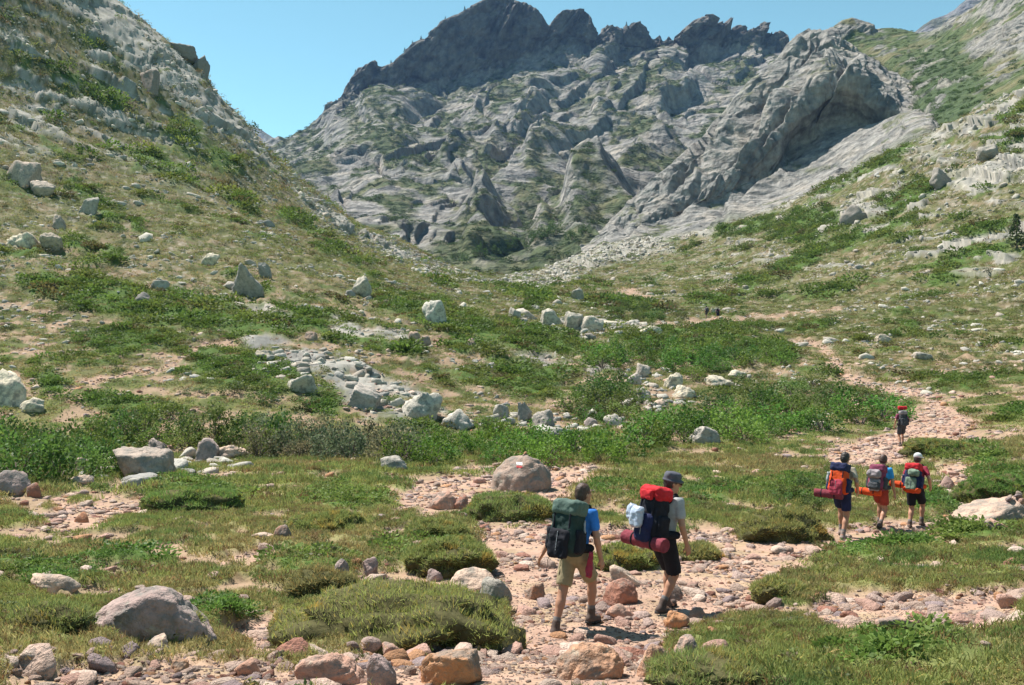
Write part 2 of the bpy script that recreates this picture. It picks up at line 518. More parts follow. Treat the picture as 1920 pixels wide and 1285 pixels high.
# ---- relief
P3 = Pb.astype(np.float32)
cush = fbm(P3[:, :2] / 0.95 + 0, 3, 61)
cush2 = ridged(P3[:, :2] / 0.55 + 0 + 3, 3, 67)
bare_n = fbm(P3[:, :2] / 1.7 + 0 + 8, 4, 71)
bare = sstep(0.035, 0.12, bare_n) * sstep(4, 9, D) * (1 - sstep(60, 110, D)) * (1 - m_green)     # gaps where soil and stones show
soil = np.clip(np.maximum(m_path, bare), 0, 1)
dz = near * (1 - soil) * (0.06 + 0.13 * cush + 0.05 * cush2)
dz += near * m_green * 0.07
dz += -0.05 * near * m_path + near * 0.035 * fbm(P3[:, :2] / 0.6 + 0, 4, 77) * soil
dz += 0.30 * fbm(P3[:, :2] / 9.0 + 0, 3, 81) * sstep(12, 40, D)
mid = sstep(35, 80, D)
terr = fbm(np.c_[P3[:, 0] / 5, P3[:, 1] / 5, P3[:, 2] / 2.2], 4, 91)
hump = np.maximum(fbm(np.c_[P3[:, :2] / 1.3, P3[:, 2] / 1.3], 3, 97), -0.1)
fine_h = ridged(np.c_[P3[:, :2] / 0.8, P3[:, 2] / .8], 2, 98)
dz += mid * (0.35 * terr + 0.55 * hump + 0.16 * fine_h)
dz += sstep(60, 140, D) * 1.6 * fbm(np.c_[P3[:, :2] / 26.0, P3[:, 2] / 26], 4, 101)
dz += m_green * mid * 0.35
# slabs: layered ledges, steep side down the slope
q = (P3[:, 0] * 0.35 - P3[:, 1] * 0.1 + P3[:, 2] * 0.9) / 6.5 + 0.9 * fbm(P3 / 14.0, 3, 111)
saw = (1 - (q - np.floor(q))) ** 1.5
q2 = q * 2.6 + 0.7 * fbm(P3 / 4.0, 2, 113)
saw2 = (1 - (q2 - np.floor(q2)))
rocky = np.clip(np.maximum(m_rock, 0.7 * scree), 0, 1) * sstep(35, 60, D)
amp = sstep(40, 160, D) * 1.0 + 0.25
along = 0.9 * P3[:, 0] + 0.25 * P3[:, 1] - 0.33 * P3[:, 2]
across = 0.35 * P3[:, 0] - 0.1 * P3[:, 1] + 0.9 * P3[:, 2]
rn = ridged(np.c_[along / 34, across / 6.0, P3[:, 1] / 24], 3, 117)
rn2 = fbm(np.c_[along / 7, across / 3.5, P3[:, 1] / 9], 3, 119)
leftslab = 1 - 0.38 * (PX < 560) * sstep(320, 250, PY)
dn = rocky * amp * leftslab * (1.5 * (saw - 0.4) + 0.7 * (saw2 - .4) + 1.0 * rn + 0.8 * rn2 - 0.4)
dz *= 1 - 0.8 * rocky
crest_keep = 1 - sstep(11.6, 12.0, A.T.ravel()) * 0.65
dz *= crest_keep * sstep(0.6, 1.4, A.T.ravel() + 0.5)
nA0 = A.normals().reshape(-1, 3); nA0 *= np.sign(nA0[:, 2:3] + 1e-9)
A.P = (Pb + nA0 * (dn * crest_keep)[:, None]).reshape(*A.shape, 3)
A.P[..., 2] += dz.reshape(A.shape)
Ag = A.flat()
An = A.normals().reshape(-1, 3)

# ---- colours (what the surfaces are made of)
n1 = fbm(P3[:, :2] / 2.3 + 0, 4, 121)
n2 = fbm(P3[:, :2] / 0.35 + 0, 3, 127)
n3 = fbm(P3[:, :2] / 14.0 + 0 + 5, 3, 131)
c = np.tile(np.array([0.150, 0.165, 0.055], np.float32), (len(D), 1))                # olive turf
c = mixc(c, (0.225, 0.195, 0.090), sstep(-0.1, 0.35, n1 + 0.7 * n3) * 0.75)                           # drier turf
c = mixc(c, (0.105, 0.060, 0.035), sstep(0.12, 0.35, n2) * near * 0.7)                             # brown heath
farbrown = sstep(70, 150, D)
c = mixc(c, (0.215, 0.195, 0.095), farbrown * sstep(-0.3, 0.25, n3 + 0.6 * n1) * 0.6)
nmid = fbm(np.c_[P3[:, :2] / 1.7, P3[:, 2] / 1.7], 4, 133)
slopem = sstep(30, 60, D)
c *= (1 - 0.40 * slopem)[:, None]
earth = sstep(-0.02, 0.22, fbm(np.c_[P3[:, :2] / 4.2, P3[:, 2] / 3.0], 4, 134))
c = mixc(c, (0.185, 0.135, 0.088), earth * slopem * 0.7)
c = mixc(c, (0.050, 0.060, 0.020), sstep(0.0, 0.2, nmid) * slopem * 0.8)
c = mixc(c, (0.060, 0.105, 0.022), m_green * 0.92)
n4 = fbm(P3[:, :2] / 0.9 + 0 + 1, 4, 137)
c = mixc(c, (0.29, 0.195, 0.135), np.clip(bare * 0.85, 0, 1))
c = mixc(c, (0.395, 0.252, 0.192), m_path * (0.80 + 0.2 * np.clip(n4 * 3, -1, 1)))
c = mixc(c, (0.30, 0.195, 0.145), m_path * sstep(0.0, 0.3, n4) * 0.6)
stony = sstep(0.16, 0.30, fbm(np.c_[P3[:, :2] / 1.0, P3[:, 2] / 1.0], 3, 139)) * sstep(40, 80, D) * (1 - m_green)
c = mixc(c, (0.33, 0.285, 0.235), stony * 0.5)
c = mixc(c, (0.33, 0.31, 0.28), np.clip(scree * 0.9 + nosetalus * 0.5, 0, 1) * (0.6 + 0.4 * sstep(-0.2, 0.2, n2)))
rc = np.tile(np.array([0.30, 0.28, 0.25], np.float32), (len(D), 1))
rc = mixc(rc, (0.17, 0.165, 0.155), sstep(-0.1, 0.25, fbm(P3 / 3.0, 4, 141)))
rc = mixc(rc, (0.37, 0.335, 0.28), sstep(0.05, 0.35, fbm(P3 / 1.6, 4, 143)) * 0.7)
rc = mixc(rc, (0.40, 0.37, 0.33), ((PX < 560) & (PY < 330)) * sstep(-.15, .15, fbm(P3 / 6.0, 3, 145)) * .4)
c = c + (rc - c) * (m_rock * 0.95)[:, None]
c *= (1 + 0.25 * n2 + 0.15 * n1)[:, None]
c = np.clip(c, 0.01, 0.8)
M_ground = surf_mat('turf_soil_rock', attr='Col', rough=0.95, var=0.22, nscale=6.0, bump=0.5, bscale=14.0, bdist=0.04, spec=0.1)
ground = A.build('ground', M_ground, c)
tag(ground, 'grassy valley floor and hillsides with bare path and rock slabs', 'ground', kind='structure')


PYg = (HY - A.P[..., 2] / A.P[..., 1] * F)
def pick(px, py):
    """the spot of ground seen at a pixel"""
    k = int(np.argmin(np.abs(A.cols - px)))
    col = PYg[:, k]
    below = np.where(col <= py)[0]
    r = int(below[0]) if len(below) else len(col) - 2
    if r == 0: return Vector(A.P[0, k])
    a, b = col[r - 1], col[r]
    t = 0 if a == b else (a - py) / (a - b)
    p = A.P[r - 1, k] * (1 - t) + A.P[r, k] * t
    return Vector((float((px - W / 2) / F * p[1]), float(p[1]), float(p[2])))
def ground_z(x, y):
    px = x / y * F + W / 2
    k = np.clip(np.searchsorted(A.cols, px) - 1, 0, len(A.cols) - 2)
    t = (px - A.cols[k]) / (A.cols[k + 1] - A.cols[k])
    z0 = np.interp(y, A.P[:, k, 1], A.P[:, k, 2]); z1 = np.interp(y, A.P[:, k + 1, 1], A.P[:, k + 1, 2])
    return float(z0 * (1 - t) + z1 * t)


# ------------------------------------------------------------------ rock relief shared by the mountains
def rock_relief(P, e_ang, L, amp, seed, warp=1.0, fine=1.0, wig=0.45):
    """slab ribs: the long lit side leans up-left, the short side drops down-right"""
    P = P.astype(np.float32)
    a = R(e_ang)
    al = (P[:, 0] * math.cos(a) + P[:, 2] * math.sin(a)) / L
    ac = (-P[:, 0] * math.sin(a) + P[:, 2] * math.cos(a) - 0.25 * P[:, 1]) / L
    dp = P[:, 1] / L
    def C(fa, fc, fd=None): return np.c_[al * fa, ac * fc, dp * (fd if fd else fc)]
    w = fbm(C(.16, .30), 4, seed)
    w2 = fbm(C(.45, 1.1, .8), 3, seed + 5)
    h = np.zeros(len(P), np.float32)
    aa, q1 = 1.0, ac + warp * 1.3 * w + wig * w2
    for o in range(4):
        f = q1 - np.floor(q1)
        s = np.where(f < 0.10, f / 0.10, 1 - (f - 0.10) / 0.90)
        mod = sstep(-0.30, 0.25, perlin(C(.32 * 1.8 ** o, .6 * 1.6 ** o), seed + 40 + o))
        h += aa * (s - 0.45) * mod
        aa *= 0.48
        q1 = q1 * 2.17 + 1.75 * wig * perlin(C(.5 * 2.0 ** o, 1.1 * 2.0 ** o), seed + 60 + o) + 0.37
    # cross joints chop the slabs into blocks
    jq = al * .9 + .5 * ac + 1.1 * fbm(C(.5, .5), 3, seed + 71)
    jf = np.abs(jq - np.round(jq))
    h -= 0.45 * (1 - sstep(0.0, 0.07, jf)) * sstep(-.1, .2, perlin(C(.6, .9), seed + 73))
    h += fine * 0.60 * (ridged(C(.7, 1.5, 1.2), 5, seed + 80, 0.58) - 0.35)
    h += 0.8 * fbm(P / (L * 4), 3, seed + 90)
    return h * amp


def rock_colour(P, n, veg, seed, s=1.0, base=(0.225, 0.212, 0.197), dark=(0.13, 0.127, 0.123), warm=(0.295, 0.262, 0.22), green=(0.060, 0.078, 0.036)):
    P = P.astype(np.float32)
    c = np.tile(np.array(base, np.float32), (len(P), 1))
    c = mixc(c, dark, sstep(-0.1, 0.35, fbm(P / (14 * s), 5, seed)))
    c = mixc(c, warm, sstep(0.0, 0.4, fbm(P / (22 * s), 4, seed + 3)) * 0.8)
    streak = fbm(np.c_[P[:, 0] / (5 * s), P[:, 1] / (5 * s), P[:, 2] / (40 * s)], 4, seed + 9)
    c *= (1 - 0.3 * sstep(0.0, 0.4, streak))[:, None]
    g = np.tile(np.array(green, np.float32), (len(P), 1))
    g = mixc(g, (0.105, 0.105, 0.055), sstep(-0.1, 0.3, fbm(P / (10 * s), 3, seed + 15)))
    c = c + (g - c) * veg[:, None]
    c *= (1 + 0.35 * fbm(P / (2.2 * s), 3, seed + 21))[:, None]
    return np.clip(c, 0.008, 0.8)


M_mount = surf_mat('mountain_rock', attr='Col', rough=0.95, var=0.42, nscale=0.14, bump=1.0, bscale=0.16, bdist=5.0, spec=0.1, detail=10, bump2=(0.10, 5.0))
M_crag = surf_mat('crag_rock', attr='Col', rough=0.95, var=0.36, nscale=0.35, bump=1.0, bscale=0.4, bdist=1.5, spec=0.1, detail=10, bump2=(0.22, 2.0))

# ------------------------------------------------------------------ the mountain closing the valley
ridge = [(380, 330, 1000), (430, 300, 1000), (470, 285, 1010), (506, 276, 1020), (543, 261, 1030), (577, 248, 1040), (599, 232, 1050), (618, 217, 1055), (637, 194, 1060), (652, 176, 1064), (656, 158, 1066), (661, 147, 1068), (674, 131, 1070), (690, 126, 1070), (704, 118, 1070),
         (711, 126, 1070), (728, 123, 1075), (760, 103, 1080), (775, 84, 1082), (786, 80, 1082), (792, 76, 1082), (799, 78, 1082), (809, 60, 1083), (827, 45, 1084), (861, 28, 1086), (883, 13, 1088), (902, 3, 1088), (918, -3, 1090), (940, -7, 1090), (962, -1, 1090),
         (973, 6, 1090), (982, 4, 1090), (992, 10, 1090), (1007, 20, 1090), (1016, 30, 1090), (1022, 40, 1090), (1026, 54, 1090), (1034, 44, 1095), (1048, 30, 1095), (1061, 22, 1095), (1075, 20, 1095), (1087, 16, 1095), (1098, 18, 1095), (1104, 26, 1095), (1109, 42, 1096), (1114, 58, 1100), (1118, 76, 1110), (1124, 71, 1112),
         (1128, 56, 1112), (1139, 49, 1112), (1161, 53, 1112), (1171, 57, 1112), (1174, 46, 1112), (1178, 53, 1112), (1186, 46, 1112), (1195, 44, 1112), (1210, 50, 1112), (1221, 69, 1114), (1227, 78, 1116), (1235, 70, 1116), (1240, 66, 1116), (1245, 78, 1116), (1252, 74, 1116), (1257, 68, 1116), (1262, 78, 1116),
         (1273, 67, 1112), (1288, 52, 1110), (1303, 43, 1110), (1315, 42, 1110), (1324, 44, 1110), (1328, 40, 1110), (1335, 53, 1112), (1356, 60, 1120), (1374, 63, 1124), (1381, 55, 1124), (1387, 52, 1124), (1397, 61, 1124), (1412, 64, 1124), (1422, 58, 1124), (1432, 55, 1124), (1442, 68, 1124), (1460, 71, 1124), (1468, 76, 1124),
         (1483, 80, 1120), (1560, 95, 1120), (1700, 110, 1120), (1800, 130, 1120)]
foot = [(380, 345, 940), (506, 300, 960), (580, 262, 990), (620, 236, 1010), (650, 215, 1035), (700, 196, 1045), (750, 176, 1055), (800, 156, 1058), (860, 146, 1060), (920, 128, 1062), (980, 104, 1064), (1020, 92, 1066), (1050, 82, 1072),
        (1110, 86, 1072), (1150, 84, 1078), (1200, 92, 1080), (1250, 104, 1080), (1290, 118, 1078), (1320, 96, 1084), (1380, 84, 1096), (1440, 92, 1096), (1560, 120, 1096), (1800, 150, 1096)]
cx2 = [380, 500, 620, 740, 860, 980, 1100, 1220, 1340, 1460, 1600, 1800]
def l2(ys, ds): return [(x, y, d) for x, y, d in zip(cx2, ys, ds)]
mlines = [l2([560, 560, 560, 570, 580, 580, 560, 540, 520, 500, 480, 480], [330] * 12),
          l2([455, 470, 478, 486, 500, 500, 486, 470, 460, 450, 440, 440], [370, 370, 370, 372, 376, 380, 385, 390, 400, 410, 420, 430]),
          l2([430, 420, 410, 432, 452, 448, 436, 420, 410, 400, 390, 390], [440, 440, 440, 455, 470, 475, 475, 475, 480, 490, 500, 510]),
          l2([390, 362, 335, 340, 362, 364, 350, 335, 320, 310, 300, 300], [600, 600, 600, 600, 600, 600, 600, 600, 600, 610, 620, 630]),
          l2([360, 320, 278, 250, 262, 268, 255, 240, 230, 220, 210, 210], [800, 800, 790, 780, 780, 780, 790, 800, 800, 800, 800, 800]),
          l2([350, 306, 250, 212, 196, 178, 165, 160, 158, 150, 150, 165], [900, 905, 915, 930, 935, 935, 940, 945, 945, 945, 950, 950]),
          ('l', [(x, y, d + (14 if 640 < x < 1340 else 0)) for x, y, d in foot]), ('l', ridge), [(x, y + 60, d + 90) for x, y, d in ridge]]
B = Sheet(np.linspace(390, 1790, 640), mlines, [6, 44, 70, 72, 52, 52, 72, 6])
n0 = B.normals().reshape(-1, 3)
Bp = B.flat().copy()
bx, by = B.PX.ravel(), project(Bp)[1]
t = B.T.ravel()
hh = rock_relief(Bp, 36, 72.0, 17.0, 200, 0.6, 0.42, 0.2)
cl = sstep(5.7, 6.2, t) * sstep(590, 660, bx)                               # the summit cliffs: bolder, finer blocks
hh = hh * (1 - 0.55 * cl) + cl * (rock_relief(Bp, 58, 34.0, 13.0, 255, 0.8, 0.8) + 3.0 * (ridged(Bp.astype(np.float32) / 14.0, 3, 260) - 0.3))
edge = 1 - sstep(6.75, 7.0, t) * 0.72
hh *= edge * sstep(0.8, 1.4, t)
# slanting clefts and walls seen in the face
def groove(px, py, x0, y0, x1, y1, wd):
    ex, ey = x1 - x0, y1 - y0
    tt = np.clip(((px - x0) * ex + (py - y0) * ey) / (ex * ex + ey * ey), 0, 1)
    cross = ((px - x0) * ey - (py - y0) * ex) / math.hypot(ex, ey)
    dist = np.hypot(px - x0 - tt * ex, py - y0 - tt * ey)
    return dist, cross
wx = bx + 14 * fbm(Bp.astype(np.float32) / 30, 3, 271); wy = by + 14 * fbm(Bp.astype(np.float32) / 30, 3, 277)
STEPS = [(890, 385, 1000, 285, 26, 16), (830, 292, 900, 262, 16, 14), (1040, 405, 1150, 385, 22, 22), (1090, 395, 1250, 290, 24, 20), (930, 265, 1060, 222, 14, 13), (1240, 118, 1300, 60, 16, 12),
         (640, 215, 700, 190, 20, 16), (700, 210, 760, 180, 14, 12), (1000, 172, 1110, 120, 12, 10), (1130, 230, 1240, 225, 14, 10), (880, 460, 1010, 430, 10, 8), (1000, 300, 1120, 232, 16, 13),
         (900, 210, 980, 160, 12, 10), (1150, 180, 1230, 130, 12, 10), (1290, 160, 1330, 140, 10, 8), (760, 300, 850, 285, 8, 6), (1180, 330, 1260, 300, 12, 10), (960, 240, 1010, 200, 12, 10), (850, 330, 900, 300, 10, 8)]
for (x0, y0, x1, y1, wd, am) in STEPS:
    dist, cross = groove(wx, wy, x0, y0, x1, y1, wd)
    ln = np.exp(-(np.maximum(dist - np.abs(cross), 0) / wd) ** 2)
    fade = np.exp(-(cross / (wd * 2.4)) ** 2)
    hh += am * fade * ln * np.where(cross < 0, 1, 0) * sstep(-wd * 2.5, -1, cross) * 0 + am * fade * ln * sstep(3.5, -3.5, cross)
B.P = (Bp + n0 * np.where(n0[:, 1:2] < 0, 1, -1) * hh[:, None]).reshape(*B.shape, 3)
nB = B.normals().reshape(-1, 3)
up = np.abs(nB[:, 2])
vegn = fbm(Bp.astype(np.float32) / 34.0, 5, 290)
veg = sstep(-0.03, 0.13, vegn + 0.25 * (up - 0.75)) * sstep(0.45, 0.72, up)
for (cx, cy, rx, ry, an, k) in [(720, 250, 85, 40, 30, 1.0), (780, 290, 70, 36, 30, .9), (860, 305, 70, 16, -5, .9), (960, 450, 140, 36, -4, 1.0), (1080, 430, 70, 24, -8, 1.0), (880, 480, 90, 22, 0, 1.0),
                                (560, 285, 60, 14, -15, .6), (750, 415, 30, 30, 0, .8), (1020, 320, 34, 20, -30, .8), (1160, 100, 60, 14, -10, .7), (1180, 170, 70, 26, -15, .6), (840, 170, 60, 26, -15, .7),
                                (950, 195, 60, 18, -20, .6), (1100, 200, 90, 22, -15, .5), (900, 360, 40, 14, -10, .5), (1000, 380, 60, 10, -10, .5), (760, 390, 24, 30, 0, .6), (640, 280, 60, 14, -10, .5), (1180, 250, 80, 14, -5, .5)]:
    veg = np.maximum(veg, k * ell(wx, wy, cx, cy, rx, ry, an, 0.4) * sstep(-0.25, 0.05, fbm(Bp.astype(np.float32) / 9.0, 3, 295)))
veg *= sstep(0.35, 0.6, up) * (1 - 0.9 * cl)
veg = np.maximum(veg, (1 - sstep(1.3, 2.0, t)) * sstep(-.25, .05, vegn))
cB = rock_colour(Bp, nB, veg * 0.95, 300, 1.0) * (1 - 0.42 * cl)[:, None]        # shade of the steep summit cliffs put into the rock colour
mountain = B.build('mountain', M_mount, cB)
tag(mountain, 'grey rocky mountain with dark summit cliffs closing the valley', 'mountain', kind='structure')
B_veg = veg

# ------------------------------------------------------------------ the slabby crag on the right
ctop = [(1085, 462, 400), (1130, 432, 404), (1150, 410, 408), (1180, 382, 412), (1230, 330, 420), (1280, 295, 428), (1317, 274, 434), (1336, 256, 440), (1355, 224, 446), (1370, 194, 450), (1386, 178, 452), (1403, 158, 454), (1426, 140, 458), (1459, 111, 464), (1482, 89, 470), (1500, 68, 474),
        (1519, 56, 476), (1538, 60, 478), (1556, 66, 478), (1570, 82, 478), (1598, 100, 474), (1624, 112, 470), (1672, 142, 460), (1710, 168, 448), (1734, 190, 436), (1760, 222, 424), (1790, 260, 416)]
clow = [(1085, 520, 330), (1200, 500, 330), (1280, 480, 322), (1440, 430, 296), (1600, 352, 274), (1720, 290, 262), (1790, 300, 262)]
ccst = [(1085, 480, 352), (1130, 458, 352), (1200, 452, 350), (1280, 446, 340), (1360, 424, 326), (1440, 402, 314), (1520, 370, 302), (1600, 326, 290), (1680, 284, 280), (1740, 258, 276), (1790, 285, 276)]
cled = [(1085, 470, 372), (1130, 448, 374), (1250, 412, 382), (1350, 372, 388), (1400, 344, 391), (1450, 322, 394), (1520, 288, 396), (1560, 264, 396), (1600, 242, 394), (1650, 224, 390), (1690, 212, 386), (1740, 205, 384), (1790, 270, 384)]
clip_ = [(1085, 468, 376), (1130, 446, 378), (1250, 398, 385), (1350, 345, 391), (1400, 310, 394), (1450, 268, 398), (1490, 232, 400), (1520, 206, 401), (1552, 176, 401), (1585, 170, 400), (1610, 176, 398), (1650, 196, 394), (1690, 208, 390), (1740, 202, 388), (1790, 268, 388)]
cmid = [(1085, 466, 388), (1130, 440, 390), (1180, 408, 398), (1250, 360, 404), (1350, 276, 420), (1400, 226, 426), (1450, 180, 432), (1500, 132, 438), (1540, 106, 440), (1575, 104, 440), (1610, 122, 436), (1660, 156, 426), (1700, 180, 416), (1740, 198, 406), (1790, 264, 400)]
Cs = Sheet(np.linspace(1090, 1785, 430), [('l', clow), ('s', ccst), ('s', cled), ('s', clip_), ('s', cmid), ('l', ctop), [(x, y + 60, d * 1.12) for x, y, d in ctop]], [6, 84, 56, 70, 62, 8])
n0 = Cs.normals().reshape(-1, 3)
Cp = Cs.flat().copy()
cxp, cyp = Cs.PX.ravel(), project(Cp)[1]
t = Cs.T.ravel()
h1 = rock_relief(Cp, 50, 19.0, 4.4, 407, 0.4, 0.75, 0.22)
h2 = rock_relief(Cp, 28, 9.0, 1.7, 450, 0.5, 0.6, 0.3)
low = 1 - sstep(1.9, 2.2, t)
hh = h1 * (1 - low) + h2 * low
face = sstep(1.95, 2.1, t) * (1 - sstep(2.9, 3.05, t)) * sstep(1440, 1500, cxp)
hh *= (1 - 0.65 * face) * (1 - 0.7 * sstep(4.75, 5.0, t)) * sstep(0.6, 1.2, t)
under = sstep(1455, 1500, cxp) * (1 - sstep(1640, 1700, cxp))
hh += under * (3.0 * np.exp(-((t - 3.1) / .12) ** 2) - 15.0 * np.exp(-((t - 2.55) / .34) ** 2))
# long gullies between the ribs, running down-left
cxw = cxp + 9 * fbm(Cp.astype(np.float32) / 12, 3, 471); cyw = cyp + 9 * fbm(Cp.astype(np.float32) / 12, 3, 477)
for (x0, y0, x1, y1, wd, am) in [(1540, 90, 1450, 190, 12, 8), (1450, 190, 1400, 260, 10, 6), (1590, 130, 1545, 200, 12, 7), (1545, 120, 1440, 270, 12, 8), (1470, 180, 1390, 300, 10, 7), (1380, 215, 1310, 320, 9, 6), (1360, 240, 1180, 420, 9, 5), (1430, 260, 1290, 390, 10, 6), (1500, 290, 1370, 400, 8, 5),
                                (1640, 250, 1480, 330, 6, 2.5), (1660, 290, 1500, 340, 6, 2.5), (1460, 330, 1330, 430, 8, 4), (1300, 330, 1190, 440, 8, 4)]:
    dist, cross = groove(cxw, cyw, x0, y0, x1, y1, wd)
    ln = np.exp(-(np.maximum(dist - np.abs(cross), 0) / wd) ** 2)
    hh += am * np.exp(-(cross / (wd * 2.2)) ** 2) * ln * (sstep(-2.5, 2.5, cross) - 0.55)
Cs.P = (Cp + n0 * np.where(n0[:, 1:2] < 0, 1, -1) * hh[:, None]).reshape(*Cs.shape, 3)
nC = Cs.normals().reshape(-1, 3)
up = np.abs(nC[:, 2])
veg = sstep(0.16, 0.3, fbm(Cp.astype(np.float32) / 16.0, 5, 490)) * sstep(0.6, 0.8, up) * 0.8
veg = np.maximum(veg, (1 - sstep(0.8, 1.3, t)) * 0.8)
veg = np.maximum(veg, sstep(1690, 1730, cxp) * sstep(250, 200, cyp) * 0.0)
cC = rock_colour(Cp, nC, veg, 500, 0.55, (0.235, 0.222, 0.205), (0.13, 0.128, 0.122), (0.295, 0.262, 0.225), (0.07, 0.085, 0.032))
crag = Cs.build('rock_face', M_crag, cC)
tag(crag, 'slabby grey crag with overhanging shadowed wall on the right', 'crag', kind='structure')

# ------------------------------------------------------------------ hillside climbing behind, on the right
dtop = [(1440, 120, 600), (1500, 90, 600), (1540, 76, 600), (1553, 62, 600), (1564, 49, 600), (1579, 38, 600), (1598, 33, 600), (1616, 39, 600), (1631, 45, 600), (1642, 54, 600), (1668, 54, 600), (1695, 58, 600), (1721, 68, 590), (1745, 64, 570), (1764, 54, 560), (1780, 40, 550), (1800, 32, 540), (1826, 16, 530), (1845, 2, 520), (1920, -50, 500), (2100, -130, 470), (2450, -260, 430)]
dx = [1440, 1560, 1650, 1720, 1800, 1920, 2100, 2450]
def l3(ys, ds): return [(x, y, d) for x, y, d in zip(dx, ys, ds)]
Ds = Sheet(np.concatenate([np.linspace(1440, 2060, 300), np.linspace(2060, 2450, 30)[1:]]),
           [l3([300, 290, 290, 300, 280, 215, 130, 0], [535, 535, 500, 330, 250, 242, 232, 222]),
            l3([220, 200, 190, 222, 215, 160, 80, -60], [550, 550, 520, 370, 300, 280, 262, 250]),
            l3([160, 130, 120, 150, 140, 95, 10, -130], [565, 565, 540, 430, 390, 360, 340, 320]),
            l3([130, 90, 86, 98, 76, 30, -50, -190], [580, 580, 565, 520, 480, 430, 410, 380]),
            ('l', dtop), [(x, y + 60, d * 1.15) for x, y, d in dtop]], [46, 56, 50, 40, 6])
n0 = Ds.normals().reshape(-1, 3)
Dp = Ds.flat().copy()
ddx, ddy = Ds.PX.ravel(), project(Dp)[1]
t = Ds.T.ravel()
qx = ddx + 12 * fbm(Dp.astype(np.float32) / 16, 3, 571); qy = ddy + 12 * fbm(Dp.astype(np.float32) / 16, 3, 577)
rk = np.zeros(len(t), np.float32)
for p in [[(1800, 100), (1850, 40), (1833, -20), (2000, -60), (2000, 70), (1900, 80), (1860, 100)], [(1720, 70), (1780, 20), (1850, -10), (1860, 20), (1790, 50), (1740, 70)], [(1545, 75), (1570, 40), (1600, 28), (1645, 50), (1660, 70), (1600, 72)], [(1840, 70), (1960, 40), (1960, 110), (1870, 110)]]:
    rk = np.maximum(rk, poly_mask(qx, qy, p, 8))
rk *= sstep(-.22, .0, fbm(Dp.astype(np.float32) / 11.0, 4, 583) + .02)
rk = np.maximum(rk, sstep(0.16, 0.28, fbm(Dp.astype(np.float32) / 14.0, 5, 580)) * 0.9)
hh = rock_relief(Dp, 32, 18.0, 5.0, 600, 0.6, 0.8, .3) * rk + 1.2 * fbm(Dp.astype(np.float32) / 7, 4, 590)
hh *= 1 - 0.85 * sstep(3.5, 4.0, t)
Ds.P = (Dp + n0 * np.where(n0[:, 1:2] < 0, 1, -1) * hh[:, None]).reshape(*Ds.shape, 3)
nD = Ds.normals().reshape(-1, 3)
veg = (1 - rk) * 0.95
cD = rock_colour(Dp, nD, 0 * veg, 620, 0.5, (0.215, 0.203, 0.185), (0.12, 0.12, 0.113), (0.26, 0.235, 0.2))
gD = np.tile(np.array([0.062, 0.085, 0.03], np.float32), (len(t), 1))
gD = mixc(gD, (0.13, 0.12, 0.06), sstep(-0.05, 0.25, fbm(Dp.astype(np.float32) / 20, 4, 630)))
gD = mixc(gD, (0.05, 0.075, 0.03), ell(qx, qy, 1760, 180, 80, 90, 20, 0.5))
cD = cD + (gD * (1 + 0.4 * fbm(Dp.astype(np.float32) / 3, 3, 640))[:, None] - cD) * veg[:, None]
hillside = Ds.build('hillside', M_crag, cD)
tag(hillside, 'scrubby green hillside with grey rock knolls above the crag', 'hillside', kind='structure')

# ------------------------------------------------------------------ two far mountains
def far_hill(name, top, dep, rise, seed, label, colr):
    xs = np.array([p[0] for p in top]); 
    S = Sheet(np.linspace(xs[0], xs[-1], 120), [[(p[0], rise, dep * 0.72) for p in top], [(p[0], lerp(p[1], rise, 0.45), dep * 0.88) for p in top], ('l', [(p[0], p[1], dep) for p in top]), [(p[0], p[1] + 40, dep * 1.08) for p in top]], [14, 20, 4])
    P = S.flat().copy()
    h = (ridged(P.astype(np.float32) / (dep * 0.05), 5, seed) - 0.3) * dep * 0.012 * (1 - 0.8 * sstep(1.6, 2.0, S.T.ravel()))
    P[:, 2] += h
    S.P = P.reshape(*S.shape, 3)
    c = rock_colour(P, None, sstep(-0.1, 0.2, fbm(P.astype(np.float32) / (dep * .03), 3, seed + 2)) * .7, seed, dep / 900, *colr)
    o = S.build(name, M_mount, c)
    return tag(o, label, 'mountain', kind='structure')
far_hill('far_mountain', [(330, 300), (420, 262), (455, 244), (472, 242), (485, 244), (497, 250), (508, 257), (520, 266), (545, 282), (640, 310)], 2000, 420, 700, 'distant blue mountain glimpsed in the notch of the valley', ((0.24, 0.24, 0.26), (0.2, 0.2, 0.22), (0.28, 0.26, 0.25), (0.07, 0.085, 0.05)))
far_hill('far_peak', [(1690, 100), (1716, 66), (1728, 54), (1745, 41), (1775, 31), (1790, 22), (1800, 12), (1812, 4), (1838, -4), (1900, -30), (2050, -80)], 1500, 240, 720, 'dark blue peak rising behind the right-hand hillside', ((0.16, 0.16, 0.17), (0.12, 0.12, 0.13), (0.18, 0.17, 0.16), (0.05, 0.06, 0.035)))

